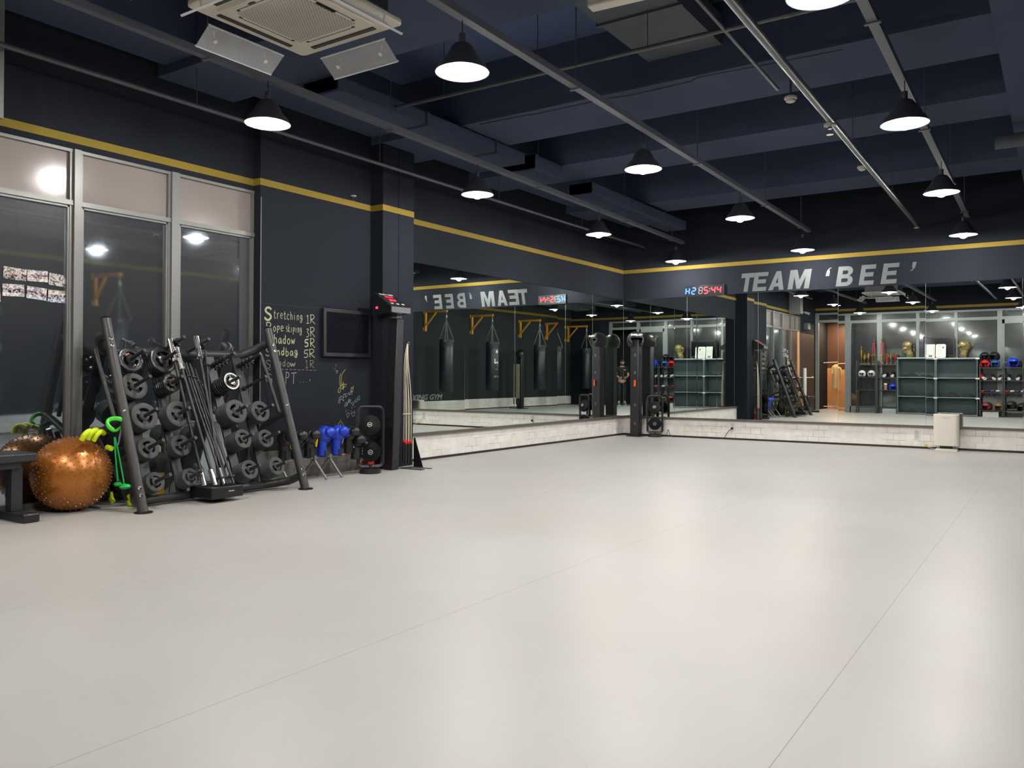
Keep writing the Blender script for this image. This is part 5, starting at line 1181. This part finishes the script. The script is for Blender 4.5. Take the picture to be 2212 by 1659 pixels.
for x, w, lb_, oct_ in ((3.33, .115, 'square cornered white certificate, next to the first gold glove side', 0), (3.60, .135, 'clipped corner white certificate plaque with a small portrait', 1)):
    t = thing('certificate', lb_, 'certificate', (x, YF - .10, 1.70), rot=(R(8), 0, 0), group='framed certificates')
    c_ = .03 if oct_ else .001
    part(MB().prism([(-w + c_, 0), (w - c_, 0), (w, c_), (w, .41 - c_), (w - c_, .41), (-w + c_, .41), (-w, .41 - c_), (-w, c_)], -.006, .006, 1), 'board', PAP, t)
    pr = MB()
    if not oct_:
        pr.box(-.08, .08, .006, .007, .36, .364).box(-.08, .08, .006, .007, .09, .094).box(-.08, -.076, .006, .007, .09, .36).box(.076, .08, .006, .007, .09, .36).box(-.05, .05, .006, .007, .03, .08).torus((0, .006, .24), .035, .002, M=Matrix.Rotation(R(90), 4, 'X'))
    else:
        pr.box(.04, .085, .006, .007, .28, .34).box(-.08, .0, .006, .007, .33, .34)
        for q in range(5): pr.box(-.07, .03, .006, .007, .12 + .03 * q, .124 + .03 * q)
    part(pr, 'printing', INK, t)
# ---- clothing on the shelves
CLO = mat('black_cloth', (.012, .014, .018), .85, bump=(40, .5))
k_ = 0
SD = (('top', 1.115), ('middle', .545), ('bottom', .04))
for (ux0, ux1, un) in ((2.50, 3.45, 'first'), (3.51, 4.53, 'second')):
    for (sn, z) in SD:
        for q, (a, w, h) in enumerate(((.30, .27, .10), (.78, .17, .07)) if sn != 'top' or un == 'first' else ((.5, .3, .02),)):
            k_ += 1; x = ux0 + (ux1 - ux0) * a; hh = h * (1.15 if sn == 'middle' else (.55 if sn == 'bottom' else .9))
            if un == 'first': a = a
            rnd = random.Random(k_)
            m_ = MB().ball((0, 0, 0), (w, .13, hh), 20, 12, fn=lambda p: Vector((p.x, p.y * (1 + .1 * math.sin(7 * p.x)), max(p.z, -.08) * (1 + .30 * math.sin(5 * p.x + 2 * p.y)))))
            solo(m_, 'folded_clothing', CLO, f'{"larger" if q == 0 else "smaller"} black pile of clothing on the {sn} shelf of the {"trophy side" if un == "first" else "head guard side"} unit', 'clothing', (x, YF - .17, z + .006 + hh * .08), group='black clothing on the shelves')
# ---- gear on the racks
WHT = mat('white_leather', (.62, .62, .60), .4)
for x, lb_ in ((1.46, 'white body strap guard on the first rack, nearer the glass door'), (1.73, 'white head guard with hanging straps on the first rack')):
    head_guard((x, YF - .12, 1.20), R(180), lb_, WHT, s=.82, group='white guards')
    solo(MB().tube([(0, 0, 0), (-.03, .03, -.10), (-.05, .03, -.22)], .012, 6, rz=.004), 'hanging_strap', BLACKP, 'black strap dangling below the ' + ('white guard nearer the glass door' if x < 1.6 else 'white head guard with straps'), 'strap', (x - .03, YF + .02, 1.12))
for x, lb_ in ((2.10, 'black and white glove on the second rack, trophy side'), (2.33, 'black and white glove on the second rack, shelf unit side')):
    glove((x, YF - .05, 1.14), R(180), -78, LEATH, lb_, s=.85, group='black and white gloves', cuff=WHT)
bt_ = thing('protein_tub', 'brown tub with a white lid on the second rack', 'tub', (2.13, YF - .12, .72)); part(MB().cyl((0, 0, 0), (0, 0, .15), .045, n=20), 'tub_body', mat('tan_tub', (.33, .16, .08), .5), bt_); part(MB().cyl((0, 0, .15), (0, 0, .20), .048, n=20), 'lid', WHITE, bt_)
head_guard((2.33, YF - .12, .79), R(150), 'dark blue head guard on the second rack beside the tub', BLUE, s=.85)
REDL2 = mat('red_leather', (.50, .012, .014), .32)
head_guard((4.74, YF - .10, 1.51), R(180), 'red head guard on the top shelf of the third rack', REDL2, s=.92); head_guard((4.985, YF - .10, 1.51), R(180), 'blue head guard beside the red one on the top shelf', mat('blue_leather2', (.02, .08, .28), .32), s=.92)
head_guard((4.72, YF - .12, 1.72), R(170), 'black head guard stacked above the red one', LEATH, s=.95); head_guard((4.97, YF - .12, 1.72), R(200), 'black head guard stacked above the blue one', LEATH, s=1.0)
head_guard((5.42, YF - .08, 1.53), R(165), 'large blue shiny helmet on the rack nearest the doorway', BLUE, s=1.15)
glove((5.62, YF - .03, 1.45), R(160), -75, LEATH, 'black glove lying beside the blue helmet', s=.85, group='gloves on the third and fourth racks')
glove((4.74, YF - .02, 1.09), R(150), -80, REDL2, 'red glove lying on the second shelf of the third rack', s=.95, cuff=WHT, group='gloves on the third and fourth racks')
for x, rz_, lb_ in ((4.97, 160, 'black and white glove beside the red glove'), (5.09, 200, 'second black and white glove beside the red glove'), (5.33, 170, 'white striped glove on the fourth rack, nearer the third rack'), (5.53, 190, 'white striped glove on the fourth rack, nearer the doorway')):
    glove((x, YF - .03, 1.085), R(rz_), -80, LEATH, lb_, s=.78, cuff=WHT, group='gloves on the third and fourth racks')
VIO = mat('violet_cloth', (.08, .04, .16), .6)
for i, (x, m_, lb_) in enumerate(((4.68, REDL2, 'red hand pad at the left of the third rack pad row'), (4.80, BLACKP, 'black hand pad next to the red one, third rack'), (4.91, VIO, 'violet hand pad in the middle of the third rack row'), (5.05, WHT, 'white hand pad at the end of the third rack row'), (5.27, REDL2, 'red hand pad at the left of the fourth rack pad row'), (5.40, WHT, 'white hand pad next to the red one, fourth rack'), (5.53, VIO, 'violet hand pad in the middle of the fourth rack row'), (5.66, WHT, 'white hand pad at the end of the fourth rack row'))):
    t = thing('hand_pad', lb_, 'hand pad', (x, YF - .10, .70), group='hand pads on the racks')
    part(MB().ball((0, 0, .035), (.062, .10, .035), 16, 8), 'pad', m_, t)
    part(MB().tube([(-.02, .10, .03), (-.025, .115, -.04), (-.02, .11, -.14)], .008, 6, rz=.003).tube([(.02, .10, .03), (.02, .115, -.05), (.025, .11, -.11)], .008, 6, rz=.003), 'strap', BLACKP, t)
for x, z_, m_, lb_ in ((4.76, .28, mat('maroon_leather', (.20, .02, .03), .4), 'maroon head guard on the bottom shelf of the third rack'), (5.08, .28, mat('tan_leather', (.20, .12, .04), .5), 'tan trimmed head guard on the bottom shelf of the third rack'), (5.36, .32, mat('olive_black', (.02, .025, .018), .5), 'dark head guard on the bottom shelf of the fourth rack'), (5.62, .27, LEATH, 'black head guard at the doorway end of the bottom shelf')):
    head_guard((x, YF - .12, z_), R(190), lb_, m_, s=.95)
solo(MB().box(-.2, .2, -.12, .12, 0, .15), 'storage_box', WHITE, 'white low box on the floor under the third rack', 'box', (4.87, YF - .18, 0), bevel=.005)
solo(MB().box(-.2, .2, -.12, .12, 0, .15), 'storage_box', mat('pale_grey_box', (.45, .5, .5), .5), 'pale grey low box on the floor under the second rack', 'box', (2.25, YF - .18, 0), bevel=.005)
# ---- corridor: clothes rail with shirt
cr_ = thing('clothes_rail', 'white tubular clothes rail in the lit corridor', 'clothes rail', (.35, YB - 1.05, 0))
part(MB().cyl((-.4, 0, 1.53), (.55, 0, 1.56), .012, n=10), 'top_bar', WHITE, cr_); part(MB().cyl((-.38, 0, .06), (-.38, 0, 1.53), .014, n=10), 'upright', WHITE, cr_); part(MB().cyl((-.38, 0, .08), (.55, 0, .08), .016, n=10).box(-.40, -.36, -.2, .2, .03, .07), 'foot_bar', WHITE, cr_)
shm = MB()
prof = [(0, .80, .05), (.1, .77, .10), (.16, .60, .12), (.15, .3, .11), (.17, 0, .12)]
sh_ = thing('yellow_shirt', 'pale yellow shirt hanging from the clothes rail', 'shirt', (.41, YB - 1.05, .68))
rings = []
for r_, z_, d_ in ((.03, .80, .03), (.10, .76, .05), (.13, .68, .06), (.12, .5, .06), (.12, .3, .065), (.14, .12, .07), (.15, .0, .07)): rings.append((r_, z_, d_))
for r_, z_, d_ in rings: pass
V = []; F = []
for i, (r_, z_, d_) in enumerate(rings):
    for k in range(24):
        a = 2 * PI * k / 24; V.append((r_ * math.cos(a) * (1 + .06 * math.sin(5 * a)), d_ * math.sin(a) * (1 + .15 * math.sin(4 * a)), z_))
for i in range(len(rings) - 1):
    for k in range(24): F.append((i * 24 + k, i * 24 + (k + 1) % 24, (i + 1) * 24 + (k + 1) % 24, (i + 1) * 24 + k))
YC = mat('pale_yellow_cloth', (.70, .50, .26), .8)
part(MB().add(V, F), 'shirt_body', YC, sh_); part(MB().tube([(.09, 0, .73), (.14, 0, .62), (.15, 0, .48)], [.05, .05, .055], 12).tube([(-.09, 0, .73), (-.13, 0, .62), (-.14, 0, .5)], [.05, .05, .055], 12), 'sleeves', YC, sh_); part(MB().tube([(0, 0, .80), (0, 0, .86), (.015, 0, .88), (0, 0, .9)], .004, 6), 'hanger_hook', CHROME, sh_)
ld = bpy.data.lights.new('corridor_light', 'AREA'); ld.shape = 'RECTANGLE'; ld.size = .5; ld.size_y = .3; ld.energy = 26; ld.color = (1, .62, .36)
lo = bpy.data.objects.new('corridor_light', ld); COL.objects.link(lo); lo.location = (.6, YB - .8, 2.9)
cl_ = thing('corridor_ceiling_light', 'warm ceiling light panel in the corridor beyond the open door', 'ceiling light', (.6, YB - .8, 2.95))
part(MB().box(-.27, .27, -.17, .17, 0, .05), 'light_housing', WHITE, cl_)
part(MB().cyl((0, 0, .05), (0, 0, 1.35), .01, n=6), 'drop_rod', BLACKM, cl_)

# ================================================================ THE PHOTOGRAPHER (seen in the corner mirrors)
def skin_body(name, joints, edges, material, parent, sub=2, root=0):
    me = bpy.data.meshes.new(name); me.from_pydata([j[0] for j in joints], edges, []); me.update()
    o = bpy.data.objects.new(name, me); COL.objects.link(o); o.parent = parent
    o.modifiers.new('skin', 'SKIN')
    if not me.skin_vertices: 
        import bmesh
        bm = bmesh.new(); bm.from_mesh(me); bm.verts.layers.skin.verify(); bm.to_mesh(me); bm.free()
    sv = me.skin_vertices[0].data
    for i, j in enumerate(joints): sv[i].radius = (j[1], j[2] if len(j) > 2 else j[1]); sv[i].use_root = (i == root)
    o.modifiers['skin'].use_smooth_shade = True
    s_ = o.modifiers.new('sub', 'SUBSURF'); s_.levels = sub; s_.render_levels = sub
    me.materials.append(material); return o
# local frame: the person faces local -y ... rotated so that -y points along the camera's view
ps = thing('person', 'person in black t-shirt, dark trousers and teal shoes, looking down at a phone', 'person', (6.84, -13.80, 0), rz=YAW + PI)
SKIN = mat('skin', (.42, .24, .17), .5)
bj = [((0, 0, .93), .13, .10), ((0, .01, 1.08), .13, .095), ((0, .01, 1.25), .155, .10), ((0, .0, 1.39), .12, .08), ((0, -.025, 1.475), .052), ((0, -.05, 1.54), .05),
      ((.17, .01, 1.375), .06), ((.235, 0, 1.12), .045), ((.12, -.20, 1.02), .032), ((-.17, .01, 1.375), .06), ((-.235, 0, 1.12), .045), ((-.12, -.20, 1.02), .032),
      ((.095, 0, .86), .09), ((.105, -.01, .48), .06), ((.11, .02, .09), .04), ((-.095, 0, .86), .09), ((-.105, -.01, .48), .06), ((-.11, .02, .09), .04), ((.115, -.11, .04), .035), ((-.115, -.11, .04), .035)]
be_ = [(0, 1), (1, 2), (2, 3), (3, 4), (4, 5), (3, 6), (6, 7), (7, 8), (3, 9), (9, 10), (10, 11), (0, 12), (12, 13), (13, 14), (14, 18), (0, 15), (15, 16), (16, 17), (17, 19)]
skin_body('body', bj, be_, SKIN, ps)
HT = Matrix.Translation((0, -.085, 1.60)) @ Matrix.Rotation(R(38), 4, 'X')
def hf(p):
    q = Vector(p)
    if q.z < -.2: q.x *= 1 - .28 * (-.2 - q.z); q.y = q.y * (1 - .1 * (-.2 - q.z))
    return q
hd = MB().ball((0, 0, 0), (.076, .095, .115), 28, 20, fn=hf)
hd.ball((0, -.098, -.012), (.013, .018, .024), 12, 8).ball((.078, .005, -.01), (.01, .018, .03), 10, 8).ball((-.078, .005, -.01), (.01, .018, .03), 10, 8)
part(xf(hd, HT), 'head', SKIN, ps)
part(xf(MB().ball((0, .012, .022), (.084, .098, .112), 24, 14, fn=lambda p: Vector((p.x, p.y if p.z > .25 else max(p.y, -.05), max(p.z, -.45 if p.y > .0 else .25)))), HT), 'hair', mat('black_hair', (.008, .007, .007), .55, bump=(120, .6)), ps)
part(xf(MB().ball((0, -.055, -.055), (.058, .052, .048), 18, 12), HT), 'face_mask', BLACKP, ps)
part(xf(MB().ball((.03, -.086, .018), (.011, .007, .006), 10, 6).ball((-.03, -.086, .018), (.011, .007, .006), 10, 6), HT), 'eyes', mat('eye_dark', (.03, .02, .02), .3), ps)
tj = [((0, .0, .90), .148, .118), ((0, .01, 1.08), .145, .11), ((0, .01, 1.25), .168, .115), ((0, .0, 1.385), .13, .09), ((0, -.012, 1.44), .075), ((.175, .01, 1.375), .075), ((.225, 0, 1.20), .068), ((-.175, .01, 1.375), .075), ((-.225, 0, 1.20), .068)]
skin_body('t_shirt', tj, [(0, 1), (1, 2), (2, 3), (3, 4), (3, 5), (5, 6), (3, 7), (7, 8)], mat('black_tshirt', (.008, .009, .011), .85), ps)
part(MB().box(.05, .12, -.128, -.122, 1.30, 1.318), 'chest_print', WHITE, ps)
pj = [((0, .0, .93), .142, .112), ((.10, 0, .82), .10), ((.108, -.01, .48), .075), ((.112, .02, .15), .058), ((-.10, 0, .82), .10), ((-.108, -.01, .48), .075), ((-.112, .02, .15), .058)]
skin_body('trousers', pj, [(0, 1), (1, 2), (2, 3), (0, 4), (4, 5), (5, 6)], mat('dark_denim', (.010, .013, .020), .8), ps)
for s_ in (-1, 1):
    part(MB().cyl((s_ * .112, .02, .05), (s_ * .112, .02, .14), .042, n=14), 'sock', WHITE, ps)
    sh2 = part(MB().ball((s_ * .118, -.05, .045), (.048, .135, .05), 18, 10, fn=lambda p: Vector((p.x, p.y, max(p.z, -.6)))), 'shoe', mat('teal_shoe', (.02, .30, .32), .5), ps)
    part(MB().box(s_ * .118 - .045, s_ * .118 + .045, -.17, .075, .003, .02), 'sole', WHITE, sh2, bevel=.008)
    # hand: palm, four bent fingers and thumb around the phone
    h_ = MB().ball((s_ * .095, -.225, 1.025), (.026, .045, .036), 14, 10)
    for q in range(4):
        z_ = 1.055 - .019 * q; L_f = (.030, .034, .033, .027)[q]
        h_.tube([(s_ * .095, -.255, z_), (s_ * .09, -.285, z_ + .002), (s_ * .072, -.30, z_), (s_ * (.072 - L_f), -.298, z_ - .003)], [.0095, .009, .0085, .007], 8)
    h_.tube([(s_ * .085, -.20, 1.04), (s_ * .07, -.225, 1.058), (s_ * .045, -.248, 1.055)], [.0115, .0105, .008], 8)
    part(h_, 'hand', SKIN, ps)
